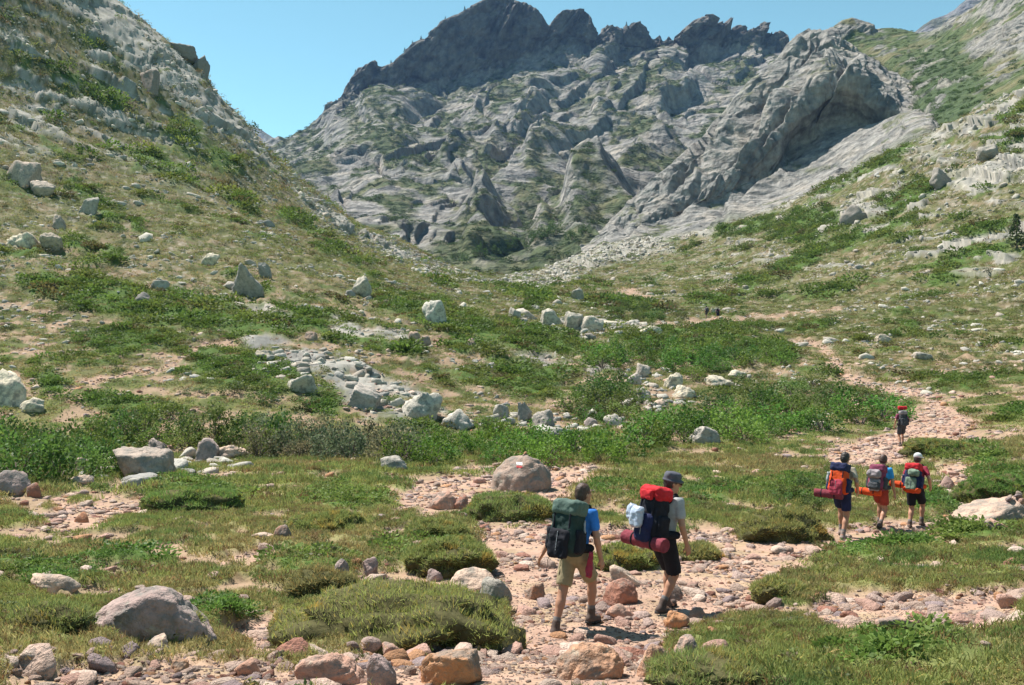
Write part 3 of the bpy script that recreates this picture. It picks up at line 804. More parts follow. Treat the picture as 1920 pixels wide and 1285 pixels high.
# ------------------------------------------------------------------ the air in the valley
def haze_box(x0, x1, y0, y1, z0, z1, density):
    bm = bmesh.new()
    bmesh.ops.create_cube(bm, size=1.0)
    for v in bm.verts:
        v.co = Vector((lerp(x0, x1, v.co.x + .5), lerp(y0, y1, v.co.y + .5), lerp(z0, z1, v.co.z + .5)))
    me = bpy.data.meshes.new('haze'); bm.to_mesh(me); bm.free()
    m = bpy.data.materials.new('haze_air'); m.use_nodes = True
    t = m.node_tree
    t.nodes.remove(t.nodes['Principled BSDF'])
    v = t.nodes.new('ShaderNodeVolumePrincipled')
    v.inputs['Color'].default_value = (0.28, 0.5, 1.0, 1)
    v.inputs['Density'].default_value = density
    v.inputs['Anisotropy'].default_value = 0.2
    t.links.new(v.outputs[0], t.nodes['Material Output'].inputs['Volume'])
    me.materials.append(m)
    o = link(bpy.data.objects.new('haze', me))
    return tag(o, 'thin blue haze filling the air of the valley', 'haze', kind='stuff')
# ================================================================== SCATTERING
def scatter_obj(name, pts, rots, scls, vidx, cols, variants, mat_hint=None):
    """one object of stuff: points that carry copies of a few small meshes"""
    n = len(pts)
    me = bpy.data.meshes.new(name)
    me.vertices.add(n)
    me.vertices.foreach_set('co', np.ascontiguousarray(pts, np.float32).ravel())
    def att(nm, ty, data, key):
        a = me.attributes.new(nm, ty, 'POINT')
        a.data.foreach_set(key, np.ascontiguousarray(data).ravel())
    att('rot', 'FLOAT_VECTOR', np.asarray(rots, np.float32), 'vector')
    att('scl', 'FLOAT_VECTOR', np.asarray(scls, np.float32), 'vector')
    att('vi', 'INT', np.asarray(vidx, np.int32), 'value')
    c4 = np.ones((n, 4), np.float32); c4[:, :3] = cols
    att('icol', 'FLOAT_COLOR', c4, 'color')
    o = link(bpy.data.objects.new(name, me))
    coll = bpy.data.collections.new(name + '_shapes')
    for v in variants:
        coll.objects.link(v)
    ng = bpy.data.node_groups.new(name + '_nodes', 'GeometryNodeTree')
    ng.interface.new_socket('Geometry', in_out='INPUT', socket_type='NodeSocketGeometry')
    ng.interface.new_socket('Geometry', in_out='OUTPUT', socket_type='NodeSocketGeometry')
    N, L = ng.nodes, ng.links
    gi, go = N.new('NodeGroupInput'), N.new('NodeGroupOutput')
    ci = N.new('GeometryNodeCollectionInfo')
    ci.inputs['Collection'].default_value = coll
    ci.inputs['Separate Children'].default_value = True
    ci.inputs['Reset Children'].default_value = True
    ip = N.new('GeometryNodeInstanceOnPoints')
    ip.inputs['Pick Instance'].default_value = True
    def na(nm, ty):
        a = N.new('GeometryNodeInputNamedAttribute'); a.data_type = ty; a.inputs[0].default_value = nm
        return a.outputs[0]
    L.new(gi.outputs[0], ip.inputs['Points'])
    L.new(ci.outputs[0], ip.inputs['Instance'])
    L.new(na('vi', 'INT'), ip.inputs['Instance Index'])
    e2r = N.new('FunctionNodeEulerToRotation')
    L.new(na('rot', 'FLOAT_VECTOR'), e2r.inputs[0])
    L.new(e2r.outputs[0], ip.inputs['Rotation'])
    L.new(na('scl', 'FLOAT_VECTOR'), ip.inputs['Scale'])
    L.new(ip.outputs[0], go.inputs[0])
    md = o.modifiers.new('copies', 'NODES')
    md.node_group = ng
    return o


Acell = np.cross(np.gradient(A.P, axis=1), np.gradient(A.P, axis=0))
Aarea = np.linalg.norm(Acell, axis=-1)
Aarea[(A.T > 11.98)] = 0
inview = ((A.PX > -240) & (A.PX < 2160))
def sample_ground(dens):
    """dens: copies per square metre at each ground vertex -> points, vertex ids"""
    w = (dens.reshape(A.shape) * Aarea * inview).ravel()
    w = np.maximum(w, 0)
    n = rng.poisson(w.sum())
    if n == 0: return np.zeros((0, 3)), np.zeros(0, int)
    cs = np.cumsum(w)
    idx = np.clip(np.searchsorted(cs, rng.random(n) * cs[-1]), 0, len(w) - 1)
    r, k = np.unravel_index(idx, A.shape)
    r2 = np.clip(r + rng.choice([-1, 1], n), 0, A.shape[0] - 1); k2 = np.clip(k + rng.choice([-1, 1], n), 0, A.shape[1] - 1)
    a, b = rng.random((n, 1)) * .5, rng.random((n, 1)) * .5
    P = A.P[r, k] + (A.P[r2, k] - A.P[r, k]) * a + (A.P[r, k2] - A.P[r, k]) * b
    return P, idx
def tilt_rots(idx, amount=1.0, up=0.0):
    """euler angles standing on the slope with a random turn"""
    n = An[idx] * np.sign(An[idx][:, 2:3] + 1e-9)
    tx = np.arctan2(-n[:, 1], n[:, 2]) * amount; ty = np.arctan2(n[:, 0], n[:, 2]) * amount
    return np.stack([tx, ty, rng.random(len(idx)) * 6.283], 1)


# ================================================================== ROCKS
_ico = {}
def ico(sub):
    if sub not in _ico:
        bm = bmesh.new(); bmesh.ops.create_icosphere(bm, subdivisions=sub, radius=1.0)
        v = np.array([list(x.co) for x in bm.verts], np.float32)
        bm.verts.index_update()
        f = np.array([[x.index for x in fc.verts] for fc in bm.faces], np.int32)
        bm.free(); _ico[sub] = (v, f)
    return _ico[sub]
def rock_shape(seed, sub=3, planes=11, rough=0.06, roundness=0.35, cracks=0.0):
    """unit rock: a worn polyhedron cut by random planes"""
    v, f = ico(sub)
    r_ = np.random.default_rng(seed)
    n = r_.normal(size=(planes, 3)); n /= np.linalg.norm(n, axis=1)[:, None]
    hgt = r_.uniform(0.5, 1.0, planes)
    if roundness < 0.3:                       # blocky: six jittered sides and a few broken corners
        ax6 = np.array([(1, 0, 0), (-1, 0, 0), (0, 1, 0), (0, -1, 0), (0, 0, 1), (0, 0, -1)], float) + r_.normal(0, .36, (6, 3))
        n = np.concatenate([ax6 / np.linalg.norm(ax6, axis=1)[:, None], n[:max(3, planes - 5)]])
        hgt = np.concatenate([r_.uniform(.5, .78, 6), r_.uniform(.68, .98, len(n) - 6)])
    dots = v @ n.T
    rad = np.where(dots > 0.08, hgt[None, :] / np.maximum(dots, 0.08), 9)
    k = 9 + 34 * (1 - roundness) ** 1.5
    rad = -np.log(np.exp(-k * np.minimum(rad, 1.4)).sum(1)) / k
    rad = np.minimum(rad, 1.25)
    rad = lerp(rad, 0.8, roundness * 0.6)
    p = v * rad[:, None]
    p = p * (1 + rough * 1.6 * fbm(p * 1.6 + seed, 3, seed)[:, None] + rough * 0.8 * fbm(p * 5 + seed, 3, seed + 3)[:, None])
    if cracks:
        c = 1 - np.abs(perlin(p * 1.7 + seed * 1.3, seed + 8)) * 9
        p = p * (1 - cracks * np.clip(c, 0, 1)[:, None])
    return p.astype(np.float32), f


def stone_mat(name, instancer, **kw):
    m = surf_mat(name, base=(0.4, 0.3, 0.25), rough=0.92, var=0.22, nscale=3.0, bump=0.9, bscale=9.0, bdist=0.07, spec=0.15, speck=0.35, speck_col=(0.16, 0.12, 0.11), speck_scale=16.0, random_obj=0.0, **kw)
    t = m.node_tree
    rgb = [n for n in t.nodes if n.type == 'RGB'][0]
    dst = [l.to_socket for l in rgb.outputs[0].links]
    if instancer:
        a = t.nodes.new('ShaderNodeAttribute'); a.attribute_name = 'icol'; a.attribute_type = 'INSTANCER'; src = a.outputs['Color']
    else:
        a = t.nodes.new('ShaderNodeObjectInfo'); src = a.outputs['Color']
    for d in dst: t.links.new(src, d)
    return m
M_stone = stone_mat('stone', False)
M_pebble = stone_mat('pebble', True)
def boulder_material(name):
    """granite with lichen blotches, colour from the boulder itself"""
    m = stone_mat(name, False)
    t = m.node_tree; N, L = t.nodes, t.links
    b = N['Principled BSDF']
    src = b.inputs['Base Color'].links[0].from_socket
    geo = N.new('ShaderNodeNewGeometry')
    n = N.new('ShaderNodeTexNoise'); n.inputs['Scale'].default_value = 3.0; n.inputs['Detail'].default_value = 7; n.inputs['Roughness'].default_value = 0.7
    L.new(geo.outputs['Position'], n.inputs['Vector'])
    mr = N.new('ShaderNodeMapRange'); mr.inputs[1].default_value = 0.46; mr.inputs[2].default_value = 0.60; mr.inputs[3].default_value = 0; mr.inputs[4].default_value = 0.75
    L.new(n.outputs[0], mr.inputs[0])
    mx = N.new('ShaderNodeMix'); mx.data_type = 'RGBA'
    L.new(mr.outputs[0], mx.inputs[0]); L.new(src, mx.inputs[6]); mx.inputs[7].default_value = (0.17, 0.165, 0.15, 1)
    n2 = N.new('ShaderNodeTexNoise'); n2.inputs['Scale'].default_value = 5.0; n2.inputs['Detail'].default_value = 6; n2.inputs['Roughness'].default_value = 0.7
    L.new(geo.outputs['Position'], n2.inputs['Vector'])
    mr2 = N.new('ShaderNodeMapRange'); mr2.inputs[1].default_value = 0.6; mr2.inputs[2].default_value = 0.66; mr2.inputs[3].default_value = 0; mr2.inputs[4].default_value = 0.5
    L.new(n2.outputs[0], mr2.inputs[0])
    mx2 = N.new('ShaderNodeMix'); mx2.data_type = 'RGBA'
    L.new(mr2.outputs[0], mx2.inputs[0]); L.new(mx.outputs[2], mx2.inputs[6]); mx2.inputs[7].default_value = (0.40, 0.38, 0.30, 1)
    L.new(mx2.outputs[2], b.inputs['Base Color'])
    return m
M_boulder = boulder_material('lichened_granite')

PINK, PALE, RED, PURPLE, ORANGE, GREY, CREAM, DARK = (0.48, 0.295, 0.235), (0.58, 0.44, 0.36), (0.31, 0.15, 0.11), (0.33, 0.25, 0.245), (0.46, 0.245, 0.135), (0.31, 0.295, 0.27), (0.50, 0.455, 0.37), (0.16, 0.15, 0.15)

# (px, base row, width px, height px, colour, seed, planes, roundness, depth factor, turn, label, lift)
BOULDERS = [
    (288, 1204, 232, 98, (0.36, 0.275, 0.265), 4, 10, .55, .75, 0, 'large grey-purple granite boulder with a grass tuft against its front'),
    (1106, 1272, 126, 60, (0.46, 0.27, 0.18), 5, 8, .75, .6, 10, 'long rounded orange boulder with yellowish lichen at the foot of the path'),
    (1224, 1268, 68, 60, (0.45, 0.27, 0.19), 8, 10, .5, .8, 20, 'squat orange-pink boulder beside the long rounded orange one'),
    (622, 1284, 132, 60, PINK, 12, 9, .4, .7, 0, 'broad flat-topped pink boulder below the largest grass cushion'),
    (846, 1284, 116, 56, ORANGE, 15, 8, .15, .6, 25, 'angular wedge-shaped orange boulder below the largest grass cushion'),
    (716, 1290, 54, 60, PURPLE, 17, 9, .4, .9, 0, 'upright purple-grey block between flat pink and wedge orange boulders'),
    (975, 922, 118, 62, (0.33, 0.25, 0.215), 21, 14, .9, .9, 0, 'rounded mottled boulder carrying a small cairn and a painted trail mark'),
    (835, 955, 62, 32, PINK, 22, 8, .3, .8, 0, 'low pink boulder on the gravel left of the painted boulder'),
    (862, 955, 34, 26, RED, 24, 8, .15, .8, 0, 'dark red angular boulder touching the low pink one on the gravel'),
    (740, 882, 56, 28, GREY, 26, 10, .5, .9, 0, 'low grey domed boulder in the turf above the gravel'),
    (1163, 1132, 64, 44, (0.40, 0.20, 0.15), 28, 9, .45, .9, 0, 'red-brown rounded boulder between the two nearest hikers'),
    (1172, 1100, 58, 36, PALE, 29, 8, .3, .7, 20, 'pale slab leaning behind the red-brown boulder between the hikers'),
    (1166, 1160, 60, 26, PINK, 31, 8, .4, .7, -10, 'flat pink stone in front of the red-brown boulder between the hikers'),
    (1004, 1124, 40, 30, (0.33, 0.2, 0.15), 33, 7, .1, .9, 10, 'small square brown block on the gravel left of the hikers'),
    (884, 1106, 104, 34, PALE, 35, 8, .4, .6, 0, 'long pale slab behind the largest grass cushion'),
    (930, 1128, 60, 40, GREY, 37, 9, .5, .8, 0, 'grey rounded boulder at the end of the long pale slab'),
    (815, 1090, 34, 22, PURPLE, 38, 9, .5, .8, 0, 'small purple stone at the other end of the long pale slab'),
    (1270, 1178, 46, 30, ORANGE, 40, 9, .5, .8, 0, 'orange rounded stone beside the shadow of the man in the hat'),
    (1310, 1168, 40, 26, (0.33, 0.22, 0.18), 41, 9, .5, .8, 0, 'brown rounded stone just behind the orange one in shadow'),
    (1262, 1126, 34, 26, RED, 43, 8, .3, .8, 0, 'small red block on the gravel behind the man in the hat'),
    (1285, 1258, 62, 62, PINK, 45, 8, .3, .8, 40, 'pink pointed boulder in the grass right of the orange boulders'),
    (1345, 1240, 36, 18, PALE, 47, 8, .3, .8, 0, 'small pale stone in the foreground grass right of the pink pointed boulder'),
    (1685, 1180, 82, 22, PINK, 49, 7, .3, .5, 0, 'flat pink log-shaped slab lying among the stones right of the path'),
    (1872, 985, 150, 46, (0.46, 0.34, 0.28), 51, 8, .25, .7, 0, 'wide pale pink boulder carrying a heap of small stones'),
    (1838, 978, 84, 30, PALE, 52, 9, .5, .7, 0, 'low pale boulder beside the one carrying a heap of stones'),
    (1870, 992, 46, 16, PINK, 53, 8, .3, .6, 0, 'small flat pink slab in front of the two pale boulders'),
    (1776, 918, 30, 24, (0.33, 0.23, 0.21), 55, 10, .6, .9, 0, 'round brown stone right of the hiker with the red pack lid'),
    (1320, 832, 66, 34, (0.36, 0.335, 0.315), 57, 9, .4, .8, 0, 'flat-topped grey boulder on the turf in front of the thicket'),
    (382, 868, 62, 50, (0.33, 0.27, 0.26), 60, 8, .2, .9, 0, 'upright layered grey-pink boulder at the edge of the thicket'),
    (432, 860, 84, 30, PALE, 61, 9, .4, .7, 0, 'pale humped slab beside the upright layered boulder'),
    (266, 894, 112, 52, (0.37, 0.31, 0.275), 63, 8, .25, .8, 10, 'brown-grey wedge boulder below the thicket'),
    (300, 850, 50, 30, (0.3, 0.25, 0.24), 64, 9, .4, .9, 0, 'dull grey boulder half hidden behind the brown-grey wedge boulder'),
    (158, 892, 48, 34, PALE, 65, 9, .45, .8, 0, 'pale lumpy boulder left of the brown-grey wedge boulder'),
    (150, 910, 44, 16, PALE, 66, 9, .45, .8, 0, 'low pale stone in front of the pale lumpy boulder'),
    (26, 925, 58, 40, (0.34, 0.27, 0.26), 67, 9, .4, .8, 0, 'purplish boulder in the turf at the near corner of the thicket'),
    (66, 932, 26, 22, RED, 68, 8, .4, .9, 0, 'small red stone next to the purplish boulder'),
    (16, 764, 64, 84, CREAM, 70, 7, .1, .8, 15, 'tall pale cracked boulder on the left stream bank'),
    (58, 772, 62, 26, CREAM, 71, 8, .3, .7, 0, 'low cream slab at the foot of the tall pale cracked boulder'),
    (462, 556, 66, 76, (0.27, 0.26, 0.255), 74, 7, .05, .9, 20, 'big dark angular boulder standing alone on the grassy slope'),
    (500, 520, 28, 32, (0.24, 0.235, 0.23), 75, 7, .1, .9, 0, 'small dark block leaning behind the big angular boulder'),
    (390, 498, 32, 28, CREAM, 77, 8, .25, .9, 0, 'cream block on the slope uphill of the big angular boulder'),
    (676, 553, 40, 38, (0.41, 0.385, 0.34), 79, 8, .15, .8, 0, 'pale broken block standing on the middle of the left slope'),
    (820, 606, 46, 48, (0.44, 0.43, 0.40), 81, 7, .1, .8, 10, 'pale pointed boulder standing on the green slope'),
    (42, 348, 72, 56, (0.37, 0.31, 0.27), 83, 7, .05, .9, 10, 'large tilted block high on the left hillside'),
    (78, 368, 52, 26, (0.36, 0.31, 0.27), 84, 8, .2, .8, 0, 'lower slab wedged under the large tilted hillside block'),
    (170, 400, 34, 34, GREY, 86, 8, .2, .9, 0, 'grey block with a pale top below the tilted hillside block'),
    (96, 472, 44, 36, (0.36, 0.31, 0.26), 88, 8, .25, .9, 0, 'brown-sided boulder above the green mat'),
    (50, 462, 70, 26, CREAM, 89, 8, .25, .8, 0, 'cream slab next to the brown-sided boulder'),
    (112, 428, 32, 26, (0.3, 0.26, 0.23), 91, 8, .3, .9, 0, 'dark brown stone above the brown-sided boulder'),
    (270, 568, 38, 20, DARK, 93, 9, .5, .9, 0, 'black stone sitting in the bright green mat'),
    (300, 543, 46, 16, GREY, 94, 8, .2, .7, 0, 'flat grey slab at the top edge of the green mat'),
    (562, 735, 64, 42, (0.43, 0.40, 0.35), 96, 7, .1, .8, 15, 'pale angular block beside the rock whaleback'),
    (284, 174, 38, 42, (0.22, 0.185, 0.165), 98, 7, .05, .9, 10, 'dark cube of rock below the left skyline'),
    (342, 108, 56, 28, (0.19, 0.185, 0.18), 100, 8, .2, 1.2, -35, 'dark rounded block on the left skyline'),
    (376, 158, 34, 36, (0.18, 0.175, 0.17), 102, 7, .1, 1.0, -30, 'dark square block on the left skyline below the rounded one'),
    (583, 640, 26, 18, (0.34, 0.24, 0.2), 104, 8, .3, .9, 0, 'reddish stone at the lower edge of the long green mat'),
    (777, 640, 24, 20, (0.35, 0.26, 0.22), 105, 8, .4, .9, 0, 'upper one of two reddish blocks at the end of the pale slab'),
    (797, 648, 26, 18, (0.31, 0.23, 0.2), 106, 8, .3, .9, 0, 'lower one of two reddish blocks at the end of the pale slab'),
    (884, 650, 28, 18, (0.32, 0.235, 0.2), 107, 8, .3, .9, 0, 'reddish stone alone on the turf below the pointed boulder'),
    (1034, 612, 50, 34, (0.42, 0.40, 0.35), 109, 8, .25, .9, 0, 'left boulder of the pale group beside the stream head'),
    (1072, 618, 40, 32, (0.38, 0.36, 0.32), 110, 8, .25, .9, 20, 'middle boulder of the pale group beside the stream head'),
    (1106, 622, 56, 30, (0.43, 0.40, 0.35), 111, 8, .3, .9, 0, 'right boulder of the pale group beside the stream head'),
    (1135, 612, 60, 12, CREAM, 112, 8, .4, .7, 0, 'low flat slab behind the pale group of boulders'),
    (1212, 630, 62, 20, CREAM, 113, 9, .5, .7, 0, 'low cream whaleback stone above the thicket'),
    (965, 597, 26, 20, GREY, 114, 9, .4, .9, 0, 'small grey boulder left of the pale group'),
    (1082, 560, 26, 22, (0.3, 0.285, 0.26), 115, 7, .1, .9, 0, 'dark split block on the valley floor'),
    (1204, 706, 34, 26, (0.39, 0.34, 0.31), 117, 9, .4, .9, 0, 'pinkish boulder at the top of the stony stream gap'),
    (1188, 722, 34, 24, (0.42, 0.37, 0.34), 118, 9, .4, .9, 0, 'pale pink boulder in the stony stream gap'),
    (1204, 752, 36, 26, (0.40, 0.37, 0.33), 119, 9, .4, .9, 0, 'pale rounded boulder in the stream gap'),
    (1262, 728, 40, 30, CREAM, 120, 8, .3, .9, 30, 'cream slab leaning over the stream bed'),
    (1282, 748, 50, 26, CREAM, 121, 8, .3, .8, 0, 'cream boulder below the leaning slab'),
    (1240, 762, 30, 14, PALE, 122, 9, .4, .8, 0, 'small pale stone in the stream bed'),
    (1348, 722, 60, 18, CREAM, 123, 9, .45, .8, 0, 'cream ledge at the edge of the right thicket'),
    (1382, 706, 44, 12, CREAM, 124, 9, .45, .8, 0, 'low cream stone above the cream ledge'),
    (1152, 800, 48, 26, (0.43, 0.40, 0.36), 126, 9, .4, .9, 0, 'pale boulder among bushes at the stream bend'),
    (1108, 800, 30, 18, (0.36, 0.3, 0.29), 127, 9, .4, .9, 0, 'pinkish stone beside the pale boulder at the stream bend'),
    (984, 790, 30, 38, (0.29, 0.275, 0.26), 129, 8, .3, .9, 0, 'upright dark boulder among the bushes below the turf'),
    (940, 786, 34, 30, (0.33, 0.31, 0.29), 130, 8, .3, .9, 0, 'grey boulder left of the upright dark boulder'),
    (1020, 800, 50, 28, (0.33, 0.30, 0.28), 131, 7, .2, .9, 0, 'grey slab right of the upright dark boulder'),
    (860, 806, 60, 34, (0.41, 0.39, 0.36), 132, 7, .15, .9, 15, 'pale cracked slab at the foot of the whaleback'),
    (786, 786, 92, 50, (0.42, 0.40, 0.365), 134, 7, .15, .8, 15, 'broad cracked pale boulder ending the whaleback'),
    (682, 764, 70, 42, (0.36, 0.33, 0.31), 135, 7, .15, .9, 0, 'shadowed grey block on the whaleback'),
    (495, 676, 50, 18, (0.36, 0.32, 0.26), 136, 8, .3, .9, 0, 'brownish stone on top of the whaleback'),
    (1598, 420, 60, 34, (0.24, 0.22, 0.205), 138, 7, .1, .9, 0, 'dark blocky outcrop on the right-hand hillside'),
    (1762, 352, 40, 34, (0.23, 0.215, 0.2), 139, 7, .1, .9, 0, 'dark outcrop high on the right-hand hillside'),
    (1856, 300, 50, 26, (0.27, 0.255, 0.235), 140, 7, .1, .9, 0, 'grey ledge high on the right-hand hillside'),
    (1655, 642, 30, 14, (0.44, 0.37, 0.31), 142, 8, .3, .9, 0, 'pale pink stone on the open turf right of the upper path'),
    (1340, 587, 22, 10, CREAM, 143, 8, .3, .9, 0, 'small pale stone near the two distant walkers'),
    (1730, 675, 40, 14, (0.38, 0.34, 0.31), 144, 8, .3, .9, 0, 'low grey stone pile on the turf at the right'),
    (102, 1112, 104, 24, PALE, 146, 9, .5, .6, -8, 'long pale hump of rock showing through the turf'),
    (528, 1010, 34, 24, (0.33, 0.18, 0.13), 148, 10, .6, .9, 0, 'rounded rust-brown stone on the turf'),
    (495, 1012, 46, 12, PALE, 149, 9, .5, .8, 0, 'flat pale stone beside the rounded rust-brown one'),
    (154, 980, 28, 18, (0.42, 0.21, 0.13), 150, 8, .4, .9, 0, 'rust-orange stone on the bare patch left'),
    (297, 1222, 40, 28, PALE, 152, 8, .2, .9, 0, 'pale pointed stone in front of the large grey-purple boulder'),
    (465, 1268, 52, 34, (0.42, 0.25, 0.19), 153, 8, .3, .9, 10, 'pink block among the stones below the large boulder'),
    (336, 1262, 34, 24, ORANGE, 154, 8, .4, .9, 0, 'orange rounded stone among the stones below the large boulder'),
    (735, 1232, 50, 26, PINK, 155, 8, .3, .8, 0, 'pink flat stone at the lower lip of the largest grass cushion'),
    (812, 1224, 36, 26, (0.33, 0.27, 0.26), 156, 9, .5, .9, 0, 'grey egg-shaped stone at the lower lip of the largest cushion'),
    (640, 1078, 30, 28, PURPLE, 158, 8, .3, .8, 30, 'purple slab leaning out of the turf near the pale slab'),
    (690, 1080, 40, 26, PURPLE, 159, 9, .4, .8, 0, 'mauve block under the turf edge'),
]
boulder_objs = []
for (px, py, wd, hg, colr, seed, pl, rd, df, turn, label) in BOULDERS:
    g = pick(px, py)
    if 'on the left skyline' in label:
        g = Vector(A.P[np.argmin(np.abs(A.t - 11.8)), np.argmin(np.abs(A.cols - px))])
    d = g.y
    shr = 0.88 if d > 28 else 1.0
    w, h = wd / F * d * 1.04 * shr, hg / F * d * (shr + .04)
    dep = w * df
    g2 = Vector((g.x * (1 + dep * .3 / d), d + dep * 0.3, g.z))          # its middle lies behind its lower edge
    zz = ground_z(g2.x, g2.y)
    sub = 5 if wd > 110 else 4 if wd > 30 else 3
    v, f = rock_shape(seed, sub, pl + 4, 0.17 if d > 28 else 0.10, rd * (.8 if d > 28 else 1.1), 0.07)
    ext = (v.max(0) - v.min(0))
    mid_ = (v.max(0) + v.min(0)) / 2
    v = (v - mid_) / ext * np.array([w, dep, h * 1.75])
    v[:, 2] += h * 1.75 * 0.5 - h * 0.75
    o = mesh_obj('boulder', v, f, M_boulder)
    for p_ in o.data.polygons: p_.use_smooth = rd > 0.3 or sub >= 4
    o.location = (g2.x, g2.y, min(zz, g.z + h * 0.3))
    tl = np.random.default_rng(seed + 5).uniform(-1, 1, 2) * (26 if (rd < .3 and d > 28) else 4)
    o.rotation_euler = (R(tl[0]), R(tl[1]), R(turn * 0.6 + tl[0]))
    o.color = (*[min(1, q * (1.08 if d > 28 else .95) * wq) for q, wq in zip(colr, (1.06, 1.0, .93))], 1)
    tag(o, label, 'boulder')
    boulder_objs.append((o, g2, w, dep, h))

# ---- shared stone shapes
def shape_obj(name, v, f, mat, smooth=True):
    return bpy.data.objects.new(name, np_mesh(name, v, f, smooth, mat))
peb_var = []
for k in range(7):
    v, f = rock_shape(300 + k, 2, 9, 0.09, 0.12 if k < 5 else 0.5)
    v = v * np.array([0.55, 0.45, 0.33]) / np.array([1, 1, 1])
    v[:, 2] += 0.12
    peb_var.append(shape_obj('pebble_shape', v, f, M_pebble, k >= 3))
for k in range(5):
    v, f = rock_shape(340 + k, 2, 8, 0.10, 0.05)
    v = v * np.array([0.55, 0.45, 0.36]); v[:, 2] += 0.06
    peb_var.append(shape_obj('pebble_shape', v, f, M_pebble, False))
def stone_cols(n, set_='path'):
    if set_ == 'path':
        pal = np.array([PINK, PALE, RED, PURPLE, ORANGE, (0.50, 0.36, 0.29), (0.47, 0.335, 0.27), (0.40, 0.29, 0.25)]); pr = [.2, .16, .08, .1, .06, .16, .14, .10]
    else:
        pal = np.array([(0.56, 0.51, 0.43), (0.40, 0.38, 0.35), (0.52, 0.48, 0.42), (0.55, 0.51, 0.44), (0.42, 0.37, 0.32), (0.50, 0.43, 0.36)]); pr = [.22, .16, .22, .18, .12, .10]
    ids = rng.choice(len(pal), n, p=pr)
    return pal[ids] * rng.uniform(0.75, 1.15, (n, 1)) * (1.0 if set_ == 'path' else 0.76), ids

soilr = soil
Dm = A.P[..., 1].ravel()
def stone_set(dens, lo, hi, pw=2.2, pal='path', sink=0.25):
    P, idx = sample_ground(dens)
    n = len(P)
    s = lo * (1 + (hi / lo - 1) * rng.random(n) ** pw)
    cols, ids = stone_cols(n, pal)
    P = P - np.c_[0 * s, 0 * s, s * sink * 0.4]
    scl = np.stack([s * rng.uniform(.8, 1.2, n), s * rng.uniform(.8, 1.2, n), s * rng.uniform(.65, 1.15, n)], 1)
    return dict(P=P, idx=idx, s=s, scl=scl, rot=tilt_rots(idx, 0.7) + rng.normal(0, .12, (n, 3)), col=cols, id=ids, vi=rng.integers(0, 7, n) if pal == 'path' else rng.integers(7, 12, n))
def cat_sets(*ss): return {k: np.concatenate([s[k] for s in ss]) for k in ss[0]}
clus = 0.22 + 2.2 * sstep(-0.12, 0.22, fbm(P3[:, :2] / 1.3, 3, 815))
grit = stone_set(m_path * 420 * (1 - sstep(11, 16, Dm)), 0.012, 0.04)
small = stone_set((m_path * 90 + bare * 40) * clus * (1 - sstep(18, 26, Dm)), 0.03, 0.10)
small2 = stone_set((m_path * 22 + bare * 6.0) * sstep(18, 26, Dm) * (1 - sstep(50, 70, Dm)), 0.06, 0.20)
med = stone_set((m_path * 9.0 + bare * 6.0 + 0.75) * clus * (1 - sstep(20, 32, Dm)) * sstep(4.5, 5.5, Dm), 0.08, 0.34, 3.0)
med2 = stone_set((m_path * 2.2 + bare * 1.4 + 0.06) * sstep(20, 32, Dm) * (1 - sstep(60, 80, Dm)), 0.18, 0.5, 2.2)
slope_n = 0.12 + 2.9 * sstep(-0.03, 0.28, fbm(np.c_[P3[:, 0] / 7.0, P3[:, 1] / 12.0], 4, 811))
slope = stone_set(0.85 * slope_n * (1 - 0.8 * m_green) * sstep(38, 60, Dm) * (1 - sstep(300, 340, Dm)), 0.15, 0.85, 5.0, 'slope')
slope2 = stone_set((0.05 * slope_n + 0.5 * m_rock * (1 - sstep(0.3, 0.8, m_rock)) + 0.10 * steepleft + 0.05 * steepright) * (1 - m_green) * sstep(55, 90, Dm), 0.5, 2.2, 4.0, 'slope')
streamy = np.zeros(len(PX), np.float32)
for sp_ in [[(820, 800), (860, 775), (1000, 770), (1180, 785), (1190, 805), (1000, 812)], [(1165, 760), (1190, 695), (1260, 700), (1310, 760), (1240, 775)], [(1010, 625), (1030, 595), (1170, 600), (1180, 630), (1090, 640)], [(460, 700), (520, 650), (700, 690), (840, 780), (700, 775)], [(150, 905), (230, 850), (480, 850), (430, 880), (250, 915)]]:
    streamy = np.maximum(streamy, poly_mask(PX, PY, sp_, 8))
streamst = stone_set(streamy * 2.2, 0.15, 1.15, 2.4, 'slope')
talus = stone_set((scree * 0.8 + nosetalus * 0.5) * sstep(90, 140, Dm), 0.4, 2.2, 2.6, 'slope')

# ---- the most visible loose stones are things of their own
cand = cat_sets(med, med2, slope2, slope, streamst)
pxs = cand['s'] / cand['P'][:, 1] * F
X_, Y_ = project(cand['P'])
ok = (X_ > 5) & (X_ < 1915) & (Y_ > 5) & (Y_ < 1280)
for (o, g2, w, dep, h) in boulder_objs:
    ok &= np.hypot(cand['P'][:, 0] - g2.x, cand['P'][:, 1] - g2.y) > 0.55 * w
order = np.argsort(-pxs * ok)[:200]
order = order[ok[order]]
rest = np.ones(len(pxs), bool); rest[order] = False
lone = []
for k in range(7):
    v, f = rock_shape(300 + k + 50, 3, 9, 0.10, 0.15 if k < 5 else 0.5, 0.03)
    v = v * np.array([0.55, 0.45, 0.36]); v[:, 2] += 0.12
    lone.append(np_mesh('stone', v, f, k >= 3, M_stone))
for k in range(5):
    v, f = rock_shape(420 + k, 3, 9, 0.10, 0.05, 0.03)
    v = v * np.array([0.55, 0.45, 0.40]); v[:, 2] += 0.06
    lone.append(np_mesh('stone', v, f, False, M_stone))
CN = ['pink', 'pale', 'dark red', 'purple-grey', 'orange', 'light pink', 'dusty pink', 'brownish pink']
CS = ['cream', 'grey', 'pale grey', 'whitish', 'brown-grey', 'tan']
import re as _re
